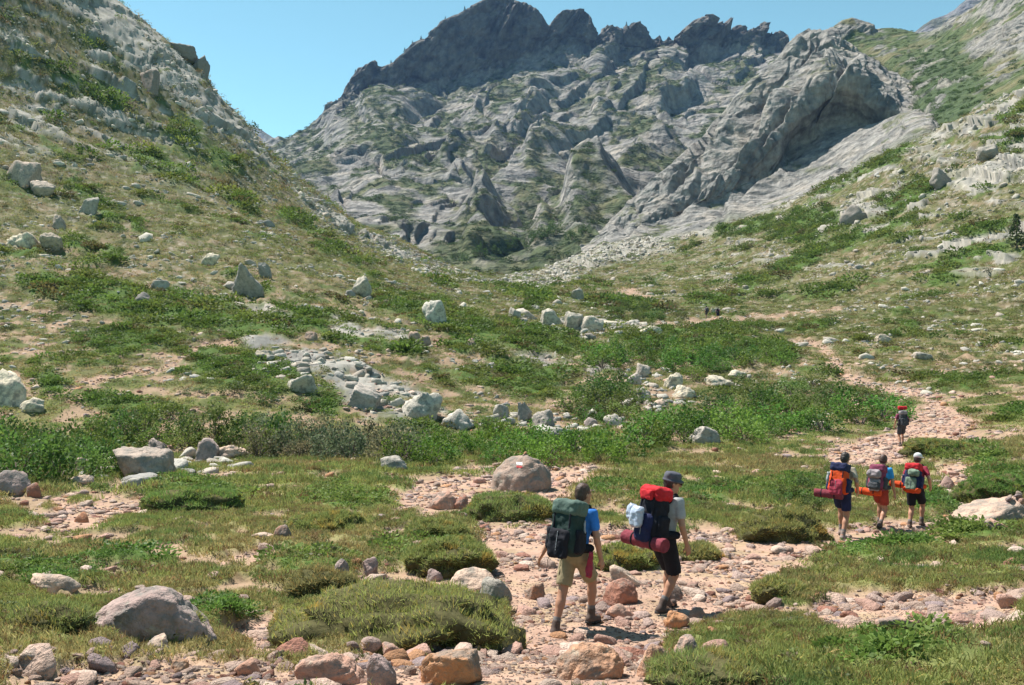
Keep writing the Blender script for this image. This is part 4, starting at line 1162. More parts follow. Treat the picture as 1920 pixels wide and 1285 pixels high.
def short_name(label):
    m = _re.match(r'(.*?\b(?:boulder|stone|slab|block|ledge|hump|outcrop|whaleback))\b', label)
    return m.group(1) if m else label
BN = [(b[1], short_name(b[0]['label'])) for b in boulder_objs]
def landmark(p, reach):
    d, nm = min(((Vector(p[:2]) - g.xy).length, nm) for g, nm in BN)
    return nm if d < reach else None
nmed = len(med['s']) + len(med2['s'])
for i in order:
    o = link(bpy.data.objects.new('stone', lone[int(cand['vi'][i])]))
    o.location = cand['P'][i]; o.rotation_euler = cand['rot'][i]; o.scale = cand['scl'][i]
    o.color = (*np.clip(cand['col'][i], 0, 1), 1)
    vid = cand['idx'][i]
    if i < nmed:
        nm = CN[int(cand['id'][i])]
        where = 'on the gravel of the path' if m_path[vid] > .5 else 'on a bare patch in the turf' if bare[vid] > .4 else 'half sunk in the turf'
        if cand['P'][i][1] > 26: where = where.replace('the turf', 'the meadow turf near the stream')
    else:
        nm = CS[int(cand['id'][i])]
        where = 'lying on the left-hand hillside' if X_[i] < 860 else 'lying on the right-hand hillside' if X_[i] > 1250 else 'lying on the valley floor'
    where_g = where
    lm = landmark(cand['P'][i], 2.5 + 0.12 * cand['P'][i][1])
    if lm: where = where.replace('the gravel of the path', 'path gravel').replace('a bare patch in the turf', 'bare soil') + ' near the ' + lm
    tag(o, ' '.join(f'{nm} stone {where}'.split()[:16]), 'stone', f'{nm} stones {where_g}')
def keep(S, m): return {k: v[m] for k, v in S.items()}
rest_set = cat_sets(grit, small, small2, keep(cand, rest), talus)
clear = np.ones(len(rest_set['s']), bool)
for (o, g2, w, dep, h) in boulder_objs:
    if w < 0.5 and g2.y < 30: continue
    clear &= ((rest_set['P'][:, 0] - g2.x) / (0.42 * w)) ** 2 + ((rest_set['P'][:, 1] - g2.y) / (0.42 * dep)) ** 2 > 1
rest_set = keep(rest_set, clear)
loose = scatter_obj('loose_stones', rest_set['P'], rest_set['rot'], rest_set['scl'], rest_set['vi'], np.clip(rest_set['col'], 0, 1), peb_var)
tag(loose, 'small loose stones and gravel strewn over path and slopes', 'stones', kind='stuff')
print('stones', len(rest_set['s']), 'lone', len(order))
# ================================================================== PLANTS
def leaf_mat(name, source, trans=0.35, rough=0.6, var=0.3):
    """source: 'inst' instance colour, 'obj' object colour"""
    m, t, b = new_mat(name)
    N, L = t.nodes, t.links
    if source == 'inst':
        a = N.new('ShaderNodeAttribute'); a.attribute_name = 'icol'; a.attribute_type = 'INSTANCER'; cs = a.outputs['Color']
    else:
        a = N.new('ShaderNodeObjectInfo'); cs = a.outputs['Color']
    v = N.new('ShaderNodeAttribute'); v.attribute_name = 'Col'; v.attribute_type = 'GEOMETRY'
    mx = N.new('ShaderNodeMix'); mx.data_type = 'RGBA'; mx.blend_type = 'MULTIPLY'; mx.inputs[0].default_value = 1
    L.new(cs, mx.inputs[6]); L.new(v.outputs['Color'], mx.inputs[7])
    b.inputs['Roughness'].default_value = rough
    b.inputs['Specular IOR Level'].default_value = 0.25
    L.new(mx.outputs[2], b.inputs['Base Color'])
    tr = N.new('ShaderNodeBsdfTranslucent'); L.new(mx.outputs[2], tr.inputs[0])
    ms = N.new('ShaderNodeMixShader'); ms.inputs[0].default_value = trans
    L.new(b.outputs[0], ms.inputs[1]); L.new(tr.outputs[0], ms.inputs[2]); L.new(ms.outputs[0], N['Material Output'].inputs[0])
    return m
M_blade = leaf_mat('grass_blade', 'inst', 0.5)
M_leaf_i = leaf_mat('shrub_leaf_small', 'inst', 0.45)
M_leaf = leaf_mat('shrub_leaf', 'obj', 0.45)
M_bark = surf_mat('bark', base=(0.13, 0.10, 0.085), rough=0.9, var=0.3, nscale=20, bump=0.4, bscale=60)


def blades(n, spread, l0, l1, w, seed, lean=0.5, base=None, nrm=None):
    """n grass blades (two quads' worth of triangles each) -> verts, faces, tint"""
    r_ = np.random.default_rng(seed)
    if base is None:
        ang = r_.random(n) * 6.283; rad = np.sqrt(r_.random(n)) * spread
        base = np.stack([np.cos(ang) * rad, np.sin(ang) * rad, np.zeros(n)], 1)
    ln = r_.uniform(l0, l1, n)
    d = r_.normal(0, lean, (n, 3)); d[:, 2] = np.abs(d[:, 2]) * 0.3 + 1.0
    if nrm is not None: d = d * np.array([1, 1, .6]) + nrm * 0.8
    d /= np.linalg.norm(d, axis=1)[:, None]
    bend = r_.normal(0, 0.35, (n, 3)); bend[:, 2] = -np.abs(bend[:, 2]) * .6
    side = np.cross(d, r_.normal(size=(n, 3))); side /= np.linalg.norm(side, axis=1)[:, None] + 1e-9
    wd = (w * r_.uniform(.7, 1.3, n))[:, None]
    m = base + d * (ln * 0.55)[:, None]
    tip = base + d * ln[:, None] + bend * (ln * 0.45)[:, None]
    v = np.stack([base - side * wd, base + side * wd, m + side * wd * .8, m - side * wd * .8, tip], 1).reshape(-1, 3)
    k = np.arange(n)[:, None] * 5
    f = np.concatenate([k + np.array([[0, 1, 2]]), k + np.array([[0, 2, 3]]), k + np.array([[3, 2, 4]])], 0)
    tn = r_.uniform(0.72, 1.25, (n, 1)) * np.where(r_.random((n, 1)) < .12, np.array([[1.5, 1.1, 1.0]]), 1.0)
    c = np.repeat(tn[:, None, :], 5, 1) * np.ones((1, 5, 3))
    return v, f, c.reshape(-1, 3)


def leaves(pos, size, seed, outward=None):
    """small pointed leaves at pos"""
    n = len(pos)
    r_ = np.random.default_rng(seed)
    a = r_.normal(size=(n, 3)); a[:, 2] = a[:, 2] * .6 + .35
    if outward is not None: a = a * .8 + outward
    a /= np.linalg.norm(a, axis=1)[:, None]
    b = np.cross(a, r_.normal(size=(n, 3))); b /= np.linalg.norm(b, axis=1)[:, None] + 1e-9
    s = (size * r_.uniform(.65, 1.3, n))[:, None]
    v = np.stack([pos - a * s * .5, pos + b * s * .34, pos + a * s * .6, pos - b * s * .34], 1).reshape(-1, 3)
    k = np.arange(n)[:, None] * 4
    f = k + np.array([[0, 1, 2, 3]])
    tn = r_.uniform(0.7, 1.3, (n, 1)) * np.array([[1, 1, 1]])
    return v, f, np.repeat(tn[:, None, :], 4, 1).reshape(-1, 3)


def shape_obj_c(name, v, f, c, mat):
    return bpy.data.objects.new(name, np_mesh(name, v, f, False, mat, c))


# ---- turf: tufts on the ground
tuft_var = [shape_obj_c('tuft_shape', *blades(46, 0.10, 0.025, 0.065, 0.0035, 900 + k, 0.7), M_blade) for k in range(5)]
# ---- little leafy cushions
def shrublet(seed, n, rx, h, leaf):
    r_ = np.random.default_rng(seed)
    u = r_.normal(size=(n, 3)); u[:, 2] = np.abs(u[:, 2]); u /= np.linalg.norm(u, axis=1)[:, None]
    rad = r_.random(n) ** 0.35 * (1 + 0.25 * perlin(u * 2.2 + seed, seed))
    p = u * rad[:, None] * np.array([rx, rx, h])
    return leaves(p, leaf, seed, u * 0.7)
mat_var = [shape_obj_c('cushion_shape', *shrublet(930 + k, 170, 0.5, 0.34, 0.10), M_leaf_i) for k in range(5)]

turf = np.clip(1 - soil - 1.0 * m_rock, 0, 1) * (1 - 0.75 * m_green)
def turf_cols(P, idx):
    n = len(P)
    a = fbm(P[:, :2] / 1.4, 3, 951); b = fbm(P[:, :2] / 6.0, 3, 953)
    cc = np.tile(np.array([0.25, 0.28, 0.085], np.float32), (n, 1))
    cc = mixc(cc, (0.135, 0.205, 0.058), sstep(-0.05, 0.3, a))
    cc = mixc(cc, (0.34, 0.28, 0.125), sstep(0.0, 0.3, b + rng.normal(0, .14, n)) * .8)
    cc = mixc(cc, (0.20, 0.115, 0.06), (rng.random(n) < .13) * .8)
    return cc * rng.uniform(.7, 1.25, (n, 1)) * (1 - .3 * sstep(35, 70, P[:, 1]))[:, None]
sets = []
for lo, hi, dens, sc in [(4.5, 12, 190, 0.82), (12, 22, 70, 1.3), (22, 38, 20, 2.3), (38, 75, 4.5, 4.0), (75, 150, 0.9, 7.0), (150, 300, 0.18, 13.0)]:
    w = sstep(lo - .06 * lo, lo + .06 * lo, Dm) * (1 - sstep(hi - .06 * hi, hi + .06 * hi, Dm))
    P, idx = sample_ground(turf * w * dens)
    sets.append((P, idx, np.full(len(P), sc)))
P = np.concatenate([s[0] for s in sets]); idx = np.concatenate([s[1] for s in sets]); sc = np.concatenate([s[2] for s in sets])
n = len(P)
s = sc * rng.uniform(.7, 1.35, n)
flat = np.where(sc > 3, 0.55, 1.0) * (1.0 + 0.3 * sstep(5, 2, sc))
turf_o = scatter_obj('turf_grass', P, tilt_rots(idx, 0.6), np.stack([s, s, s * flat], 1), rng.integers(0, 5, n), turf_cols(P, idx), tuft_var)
tag(turf_o, 'short olive and straw-coloured grass covering the meadow', 'grass', kind='stuff')
print('tufts', n)

sets = []
for lo, hi, dens, sc in [(4.5, 14, 22, 0.36), (14, 30, 9.0, 0.6), (30, 62, 2.6, 1.1), (62, 130, 0.75, 2.0), (130, 320, 0.16, 4.2)]:
    w = sstep(lo - .06 * lo, lo + .06 * lo, Dm) * (1 - sstep(hi - .06 * hi, hi + .06 * hi, Dm))
    P, idx = sample_ground(m_green * w * dens * sstep(.25, .6, m_green))
    sets.append((P, idx, np.full(len(P), sc)))
# scattered single cushions over the slopes
P, idx = sample_ground(0.035 * (1 - m_path) * (1 - m_rock) * sstep(45, 70, Dm) * sstep(-.1, .2, n1)); sets.append((P, idx, np.full(len(P), 1.5)))
P = np.concatenate([s[0] for s in sets]); idx = np.concatenate([s[1] for s in sets]); sc = np.concatenate([s[2] for s in sets])
n = len(P)
s = sc * rng.uniform(.65, 1.4, n)
cg = np.tile(np.array([0.10, 0.18, 0.035], np.float32), (n, 1))
cg = mixc(cg, (0.17, 0.22, 0.05), sstep(-.1, .3, fbm(P[:, :2] / 5, 3, 961)) * .8) * rng.uniform(.75, 1.25, (n, 1))
cg = mixc(cg.astype(np.float32), (0.12, 0.085, 0.045), (rng.random(n) < .07) * .7)
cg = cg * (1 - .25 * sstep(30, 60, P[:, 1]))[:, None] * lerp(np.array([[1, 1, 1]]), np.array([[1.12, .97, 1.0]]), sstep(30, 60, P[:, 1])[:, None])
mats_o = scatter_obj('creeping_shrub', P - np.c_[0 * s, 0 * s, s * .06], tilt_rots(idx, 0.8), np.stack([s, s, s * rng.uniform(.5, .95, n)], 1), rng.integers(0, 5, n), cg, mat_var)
tag(mats_o, 'bright green mats of creeping juniper spread over the slopes', 'shrubs', kind='stuff')
print('mats', n)

# ---- brown heath and dark dwarf scrub, in drifts
hn = fbm(P3[:, :2] / 2.1, 4, 967)
w1 = sstep(0.02, 0.22, hn) * turf * (1 - sstep(26, 34, Dm)) * sstep(4.5, 5.5, Dm)
w2 = sstep(0.02, 0.25, fbm(np.c_[P3[:, 0] / 5.0, P3[:, 1] / 8.0], 4, 968)) * turf * sstep(30, 50, Dm) * (1 - sstep(240, 300, Dm))
hs = []
P, idx = sample_ground(w1 * 9.0); hs.append((P, idx, rng.uniform(.14, .34, len(P)), np.tile([0.135, 0.105, 0.05], (len(P), 1))))
P, idx = sample_ground(w1 * 5.0); hs.append((P, idx, rng.uniform(.14, .36, len(P)), np.tile([0.13, 0.165, 0.055], (len(P), 1))))
P, idx = sample_ground(w2 * 0.42); hs.append((P, idx, rng.uniform(.4, 1.25, len(P)), np.tile([0.085, 0.098, 0.036], (len(P), 1))))
P = np.concatenate([h[0] for h in hs]); idx = np.concatenate([h[1] for h in hs]); s = np.concatenate([h[2] for h in hs]); cg = np.concatenate([h[3] for h in hs])
n = len(P)
heath = scatter_obj('dwarf_heath', P - np.c_[0 * s, 0 * s, s * .05], tilt_rots(idx, 0.8), np.stack([s, s, s * rng.uniform(.45, .9, n)], 1), rng.integers(0, 5, n), cg * rng.uniform(.65, 1.35, (n, 1)), [v.copy() for v in mat_var])
tag(heath, 'brown and dull green dwarf heath scattered through the turf', 'heath', kind='stuff')
print('heath', n)

# ---- far scrub on the mountain and the hillside behind the crag
def far_scrub(name, S, vegmask, dens, lo, hi, label, colr, seed):
    area = np.linalg.norm(np.cross(np.gradient(S.P, axis=1), np.gradient(S.P, axis=0)), axis=-1).ravel()
    w = area * vegmask * dens
    n = rng.poisson(w.sum())
    cs = np.cumsum(w); i = np.clip(np.searchsorted(cs, rng.random(n) * cs[-1]), 0, len(w) - 1)
    P = S.flat()[i] + rng.normal(0, .8, (n, 3)) * np.array([1, 1, 0])
    s = lo * (1 + (hi / lo - 1) * rng.random(n) ** 2.5)
    c = np.tile(np.array(colr, np.float32), (n, 1)) * rng.uniform(.7, 1.35, (n, 1))
    o = scatter_obj(name, P, np.c_[np.zeros((n, 2)), rng.random(n) * 6.28], np.stack([s, s, s * rng.uniform(.7, 1.1, n)], 1), rng.integers(0, 5, n), c, [v.copy() for v in mat_var])
    print(name, n)
    return tag(o, label, 'shrubs', kind='stuff')
far_scrub('mountain_scrub', B, sstep(.3, .7, B_veg) * sstep(0.6, 1.0, B.T.ravel()), 0.034, 2.5, 6.5, 'dark green scrub dotting ledges of the far mountain', (0.050, 0.078, 0.030), 1)
far_scrub('hillside_scrub', Ds, (1 - rk) * (0.15 + ell(qx, qy, 1760, 190, 90, 100, 20, .4)), 0.06, 1.6, 4.2, 'dense green scrub filling the gully on the hillside', (0.055, 0.090, 0.026), 2)

# ---- grass cushions that stand on their own: (px, base row, w px, h px, blade colour, label)
CUSH = [(722, 1220, 410, 118, (0.150, 0.165, 0.050), 'largest mound of olive grass, beside the gravel path'),
        (956, 978, 172, 58, (0.105, 0.135, 0.042), 'smooth green grass mound in front of the painted boulder'),
        (1480, 1012, 160, 58, (0.125, 0.13, 0.045), 'dense heath cushion at the bend of the path'),
        (1180, 1070, 118, 50, (0.13, 0.15, 0.045), 'grass tussock behind the two nearest hikers'),
        (1312, 1052, 92, 34, (0.14, 0.14, 0.05), 'low brownish tussock beside the man in the hat'),
        (345, 958, 180, 46, (0.085, 0.13, 0.035), 'bright green bushy mound in the left turf'),
        (1885, 935, 130, 52, (0.07, 0.12, 0.03), 'dark green juniper mound above the heap of stones'),
        (600, 1118, 120, 54, (0.12, 0.11, 0.045), 'brown-edged heath mound above the largest grass mound'),
        (840, 1072, 150, 50, (0.12, 0.14, 0.045), 'rounded heath mound behind the long pale slab'),
        (1770, 848, 120, 26, (0.12, 0.14, 0.045), 'grass mound beside the lone hiker on the upper path'),
        (285, 1205, 150, 52, (0.12, 0.15, 0.045), 'grass tuft growing against the large grey-purple boulder'),
        (1470, 1120, 90, 40, (0.14, 0.15, 0.05), 'grassy bank edge overhanging the path bend'),
        (1330, 1285, 190, 46, (0.13, 0.15, 0.05), 'foreground grass clump right of the orange boulders'),
        (70, 1180, 150, 50, (0.11, 0.13, 0.042), 'brown-green heath mound left of the large grey-purple boulder'),
        (600, 1000, 140, 36, (0.12, 0.14, 0.045), 'low heath mound on the turf above the rust-brown stone'),
        (820, 1010, 110, 40, (0.12, 0.135, 0.045), 'heath mound at the edge of the gravel')]
M_soil = surf_mat('peaty_soil', base=(0.085, 0.078, 0.036), rough=1.0, var=0.35, nscale=9, bump=0.5, bscale=25, bdist=0.03, spec=0.05)
for k, (px, py, wd, hg, colr, label) in enumerate(CUSH):
    g = pick(px, py)
    d = g.y
    w, h = wd / F * d, hg / F * d * 0.80
    dep = min(w * 0.75, 2.2 * h + 0.5)
    v, f = ico(4)
    keepz = v[:, 2] > -0.35
    p = v.copy()
    lump = 1 + 0.5 * fbm(p * 1.3 + k * 7, 3, 970 + k) + 0.48 * fbm(p * 3.4 + k, 3, 975) + .12 * fbm(p * 9 + k, 2, 976)
    p = p * lump[:, None]
    p = np.sign(p) * np.abs(p) ** np.array([.9, .9, .8])
    p = p * np.array([w * .52, dep * .52, h * .92])
    root = empty('grass_cushion', (g.x, g.y + dep * .40, ground_z(g.x * (1 + dep * .4 / d), g.y + dep * .40) - h * .06))
    fk = f[(p[f][:, :, 2] > -h * .4).all(1)]
    mesh_obj('root_mound', p, fk, M_soil, root)
    # blades over the dome
    tri = p[fk]; nr = np.cross(tri[:, 1] - tri[:, 0], tri[:, 2] - tri[:, 0]); ar = np.linalg.norm(nr, axis=1); nr /= ar[:, None] + 1e-9
    nb = int(min(7500, max(1800, ar.sum() / 2 * 2400)))
    # a trimmed skirt: fewer blades near the ground, where soil shows
    wgt = ar * (0.12 + sstep(-.05 * h, .4 * h, tri[:, :, 2].mean(1)))
    wgt = wgt * (0.08 + sstep(.22, .02, fbm(tri.mean(1) * 3.2 / max(.5, w / 2.2) + k * 3, 3, 978)))
    ti = np.random.default_rng(k).choice(len(fk), nb, p=wgt / wgt.sum())
    bb = np.random.default_rng(k + 50).dirichlet((1, 1, 1), nb)
    pos = (tri[ti] * bb[:, :, None]).sum(1)
    bl = 0.062 * (d / 9.5) ** .25
    bv, bf, bc = blades(nb, 0, bl * .45, bl * 1.6, 0.0035 * (d / 9.5) ** .7, 980 + k, 0.5, pos, nr[ti])
    brown = sstep(.12, .35, fbm(pos * 2.6 + k, 3, 990))
    bc = bc * np.repeat(lerp(np.array([[1, 1, 1]]), np.array([[1.35, .95, .85]]), brown[:, None]), 5, 0)
    fo = mesh_obj('foliage', bv, bf, M_leaf, root, False, bc)
    fo.color = (*[min(1, q * 2.15) for q in colr], 1)
    tag(root, label, 'grass clump')

# ---- stream-side thicket: every bush is its own plant
def bush_mesh(seed, n_clump, per, rx, h, leaf):
    r_ = np.random.default_rng(seed)
    cs = []
    while len(cs) < n_clump:
        q = r_.uniform(-1, 1, 3); q[2] = abs(q[2])
        rr = np.linalg.norm(q)
        if .45 < rr < 1: cs.append(q)
    cs = np.array(cs)
    pos = (cs[:, None, :] + r_.normal(0, .13, (n_clump, per, 3)) * np.array([1, 1, .9])).reshape(-1, 3)
    pos[:, 2] = np.maximum(pos[:, 2], .06)
    out = pos / (np.linalg.norm(pos, axis=1)[:, None] + 1e-9)
    pos = pos * np.array([rx, rx, h])
    v, f, c = leaves(pos, leaf, seed, out * .5)
    # stems from the root to the clumps
    sv, sf = [], []
    for q in cs[:12]:
        a = np.array([q[0] * .08 * rx, q[1] * .08 * rx, 0]); b = q * np.array([rx, rx, h]) * .95
        m = (a + b) / 2 + np.array([0, 0, .12 * h])
        k0 = len(sv)
        for pnt, rad in ((a, .022), (m, .015), (b, .006)):
            for e in range(4):
                an = e * math.pi / 2
                sv.append(pnt + np.array([math.cos(an) * rad, math.sin(an) * rad, 0]))
        for s_ in range(2):
            for e in range(4):
                sf.append([k0 + s_ * 4 + e, k0 + s_ * 4 + (e + 1) % 4, k0 + (s_ + 1) * 4 + (e + 1) % 4, k0 + (s_ + 1) * 4 + e])
    return np_mesh('foliage', v, f, False, M_leaf, c), np_mesh('stems', np.array(sv), np.array(sf), True, M_bark)
bvar = [bush_mesh(1000 + k, 24, 34, 0.95, 1.25, 0.105) for k in range(6)]
ZONES = [  # polygon of root positions, spacing m, height range, colour, name, label, group
    ([(-40, 905), (-40, 838), (120, 832), (215, 838), (215, 885), (120, 902)], 1.15, (1.1, 1.5), (0.058, 0.105, 0.022), 'dark leafy alder bush in the near corner of the thicket', 'alder bushes in the near corner of the thicket'),
    ([(180, 838), (215, 815), (470, 822), (560, 828), (560, 850), (470, 848), (330, 838)], 1.15, (1.0, 1.5), (0.062, 0.112, 0.024), 'green alder bush behind the layered boulder', 'alder bushes behind the layered boulder'),
    ([(480, 858), (480, 822), (640, 826), (760, 838), (760, 862), (600, 862)], 1.1, (1.1, 1.5), (0.090, 0.110, 0.058), 'silvery grey-green willow bush in the middle of the thicket', 'silvery willow bushes of the thicket'),
    ([(740, 868), (760, 838), (1000, 836), (1140, 848), (1150, 868), (1000, 872), (860, 872)], 1.1, (.8, 1.1), (0.062, 0.128, 0.020), 'bright green alder bush along the stream below the whaleback', 'alder bushes along the stream below the whaleback'),
    ([(1140, 868), (1150, 835), (1220, 800), (1300, 790), (1400, 780), (1560, 772), (1690, 778), (1640, 800), (1500, 815), (1400, 828), (1260, 836)], 1.5, (1.0, 1.5), (0.064, 0.125, 0.022), 'green alder bush in the wide right-hand part of the thicket', 'alder bushes in the wide part of the thicket'),
    ([(1300, 775), (1400, 735), (1480, 715), (1600, 735), (1670, 760), (1560, 768), (1400, 772)], 1.7, (.9, 1.35), (0.070, 0.112, 0.030), 'dull green alder bush at the upper edge of the wide thicket', 'alder bushes at the upper edge of the thicket'),
    ([(1060, 770), (1090, 735), (1170, 725), (1195, 760), (1170, 790), (1100, 790)], 1.5, (1.0, 1.4), (0.055, 0.100, 0.022), 'alder bush between the stream gap and the turf bank', 'alder bushes beside the stream gap'),
    ([(1120, 690), (1140, 655), (1200, 640), (1290, 655), (1330, 690), (1300, 712), (1200, 690)], 1.9, (1.1, 1.6), (0.062, 0.122, 0.022), 'bright alder bush above the stony stream gap', 'alder bushes above the stream gap'),
    ([(1310, 690), (1330, 655), (1400, 648), (1480, 660), (1470, 685), (1380, 695)], 2.0, (1.0, 1.4), (0.058, 0.118, 0.022), 'alder bush near the foot of the upper path', 'alder bushes near the foot of the upper path'),
    ([(190, 800), (210, 772), (330, 768), (480, 785), (500, 805), (330, 808)], 1.5, (.5, .75), (0.058, 0.105, 0.022), 'low creeping bush on the far bank of the stream', 'low bushes on the far bank'),
    ([(640, 750), (760, 760), (900, 770), (930, 800), (860, 800), (800, 760)], 1.7, (.4, .6), (0.055, 0.088, 0.022), 'small dark bush tucked under the whaleback', 'small bushes under the whaleback'),
    ([(330, 735), (420, 700), (540, 700), (640, 745), (600, 765), (470, 755)], 1.7, (.35, .55), (0.055, 0.095, 0.020), 'flat dark juniper bush beside the rock whaleback', 'juniper bushes beside the whaleback'),
    ([(860, 605), (960, 590), (1020, 600), (1000, 630), (900, 630)], 3.2, (.35, .55), (0.06, 0.115, 0.022), 'low juniper bush left of the pale boulder group', 'juniper bushes left of the pale boulders'),
    ([(1120, 595), (1160, 570), (1260, 572), (1290, 592), (1200, 604)], 3.2, (.7, 1.3), (0.055, 0.095, 0.024), 'bush on the valley floor behind the pale boulder group', 'bushes behind the pale boulders'),
    ([(1440, 935), (1560, 885), (1590, 900), (1550, 960), (1470, 950)], .75, (.28, .4), (0.068, 0.112, 0.030), 'knee-high leafy bush left of the three hikers', 'leafy bushes left of the three hikers'),
    ([(1700, 975), (1720, 930), (1790, 930), (1800, 960), (1740, 985)], .7, (.25, .35), (0.065, 0.12, 0.028), 'knee-high leafy bush right of the three hikers', 'leafy bushes right of the three hikers'),
]
nb = 0
for zi, (poly, sp, (h0, h1), colr, label, group) in enumerate(ZONES):
    poly = np.array(poly, float)
    x0, y0 = poly.min(0); x1, y1 = poly.max(0)
    r_ = np.random.default_rng(1100 + zi)
    placed = []
    for _ in range(500):
        x, y = r_.uniform(x0, x1), r_.uniform(y0, y1)
        if poly_mask(np.array([x]), np.array([y]), poly)[0] < .5: continue
        g = pick(x, y)
        if any((g - q).length < sp for q in placed): continue
        if any(abs(g.x - b[1].x) < b[2] * .5 and abs(g.y - b[1].y) < b[3] * .55 for b in boulder_objs): continue
        placed.append(g)
        root = empty('alder_bush' if 'juniper' not in label else 'juniper_bush', g - Vector((0, 0, .04)), r_.uniform(0, 6.28))
        hgt = r_.uniform(h0 * .7, h1 * 1.2)
        fm, sm = bvar[r_.integers(0, 6)]
        br, hu = r_.uniform(.6, 1.4), r_.uniform(.85, 1.45)
        mid_h = (h0 * .7 + h1 * 1.2) / 2
        adj = ('tall ' if hgt > mid_h * 1.15 else 'low ' if hgt < mid_h * .85 else '') + ('shaded ' if br < .78 else 'yellowish ' if hu > 1.25 else '')
        for nm, me in (('foliage', fm), ('stems', sm)):
            o = bpy.data.objects.new(nm, me); link(o, root)
            wid = (hgt / 1.25) ** .5 * r_.uniform(.9, 1.2) * max(.55, min(1.3, sp / 1.3))
            o.scale = (wid, wid, hgt / 1.25)
            o.color = (*(1.45 * np.array(colr) * br * np.array([hu, 1, 1])), 1)
        lm = landmark(g, 3.2)
        adj = adj.replace('shaded', 'deep-toned')
        lb1 = adj + label if 'low' not in label.split() else label
        lb2 = lb1 + ' near the ' + lm if lm else lb1
        tag(root, lb2 if len(lb2.split()) <= 16 else lb1, 'bush', group)
        nb += 1
print('bushes', nb)

# ---- trees
def pine(root, h, seed, colr):
    r_ = np.random.default_rng(seed)
    sv, sf = [], []
    for s_ in range(6):
        t = s_ / 5
        for e in range(6):
            an = e * math.pi / 3
            rad = .035 * h * (1 - t * .85)
            sv.append((math.cos(an) * rad + .03 * h * math.sin(t * 3 + seed), math.sin(an) * rad, t * h * .95))
    for s_ in range(5):
        for e in range(6): sf.append([s_ * 6 + e, s_ * 6 + (e + 1) % 6, (s_ + 1) * 6 + (e + 1) % 6, (s_ + 1) * 6 + e])
    mesh_obj('trunk', np.array(sv), np.array(sf), M_bark, root)
    tt = r_.random(420) ** 1.3 * .9 + .08
    an = r_.uniform(0, 6.28, 420)
    rad = h * (.30 * (1 - tt) + .03) * np.sqrt(r_.random(420)) * (1 + .45 * perlin(np.stack([np.cos(an) * 1.5, np.sin(an) * 1.5, tt * 5 + seed], 1), seed))
    v, f, c = leaves(np.stack([np.cos(an) * rad, np.sin(an) * rad, tt * h], 1), h * .085, seed)
    o = mesh_obj('crown', v, f, M_leaf, root, False, c); o.color = (*colr, 1)
g = pick(1905, 466)
t_ = empty('pine_tree', g); pine(t_, 66 / F * g.y, 1, (0.06, 0.085, 0.03)); tag(t_, 'small lone pine growing on the right-hand hillside', 'tree')
for k, x in enumerate([563, 590, 612, 640, 668, 704, 735, 762, 776, 792, 806, 838, 872, 905, 1175, 1455]):
    kc = np.argmin(np.abs(B.cols - x)); rr = np.argmin(np.abs(B.t - 7.0))
    p = B.P[rr, kc]
    t_ = empty('pine_tree', (p[0], p[1], p[2] - 1.0)); pine(t_, (3.2 + 2.8 * ((k * 7) % 5) / 4), 20 + k, (0.045, 0.065, 0.03))
    tag(t_, 'tiny dark pine standing on the mountain ridge against the sky', 'tree', 'pines along the mountain ridge')
for k, (x, y, hp) in enumerate([(1030, 446, 34), (1046, 440, 30), (1005, 452, 24), (1075, 452, 24), (900, 482, 26), (930, 478, 20), (960, 470, 24), (1100, 440, 22), (870, 486, 18), (985, 465, 18)]):
    kc = np.argmin(np.abs(B.cols - x))
    col = HY - B.P[:, kc, 2] / B.P[:, kc, 1] * F
    r0 = np.where((col <= y) & (B.t > 1.0))[0]
    p = B.P[r0[0], kc]
    t_ = empty('round_tree', (p[0], p[1], p[2] - .3)); ht = hp / F * p[1]
    for nm, me in (('crown', bvar[k % 6][0]), ('trunk', bvar[k % 6][1])):
        o = link(bpy.data.objects.new(nm, me), t_); o.scale = (ht * .62, ht * .62, ht / 1.25); o.color = (0.062, 0.108, 0.03, 1)
    tag(t_, 'round dark green tree at the foot of the far mountain', 'tree', 'trees at the foot of the far mountain')
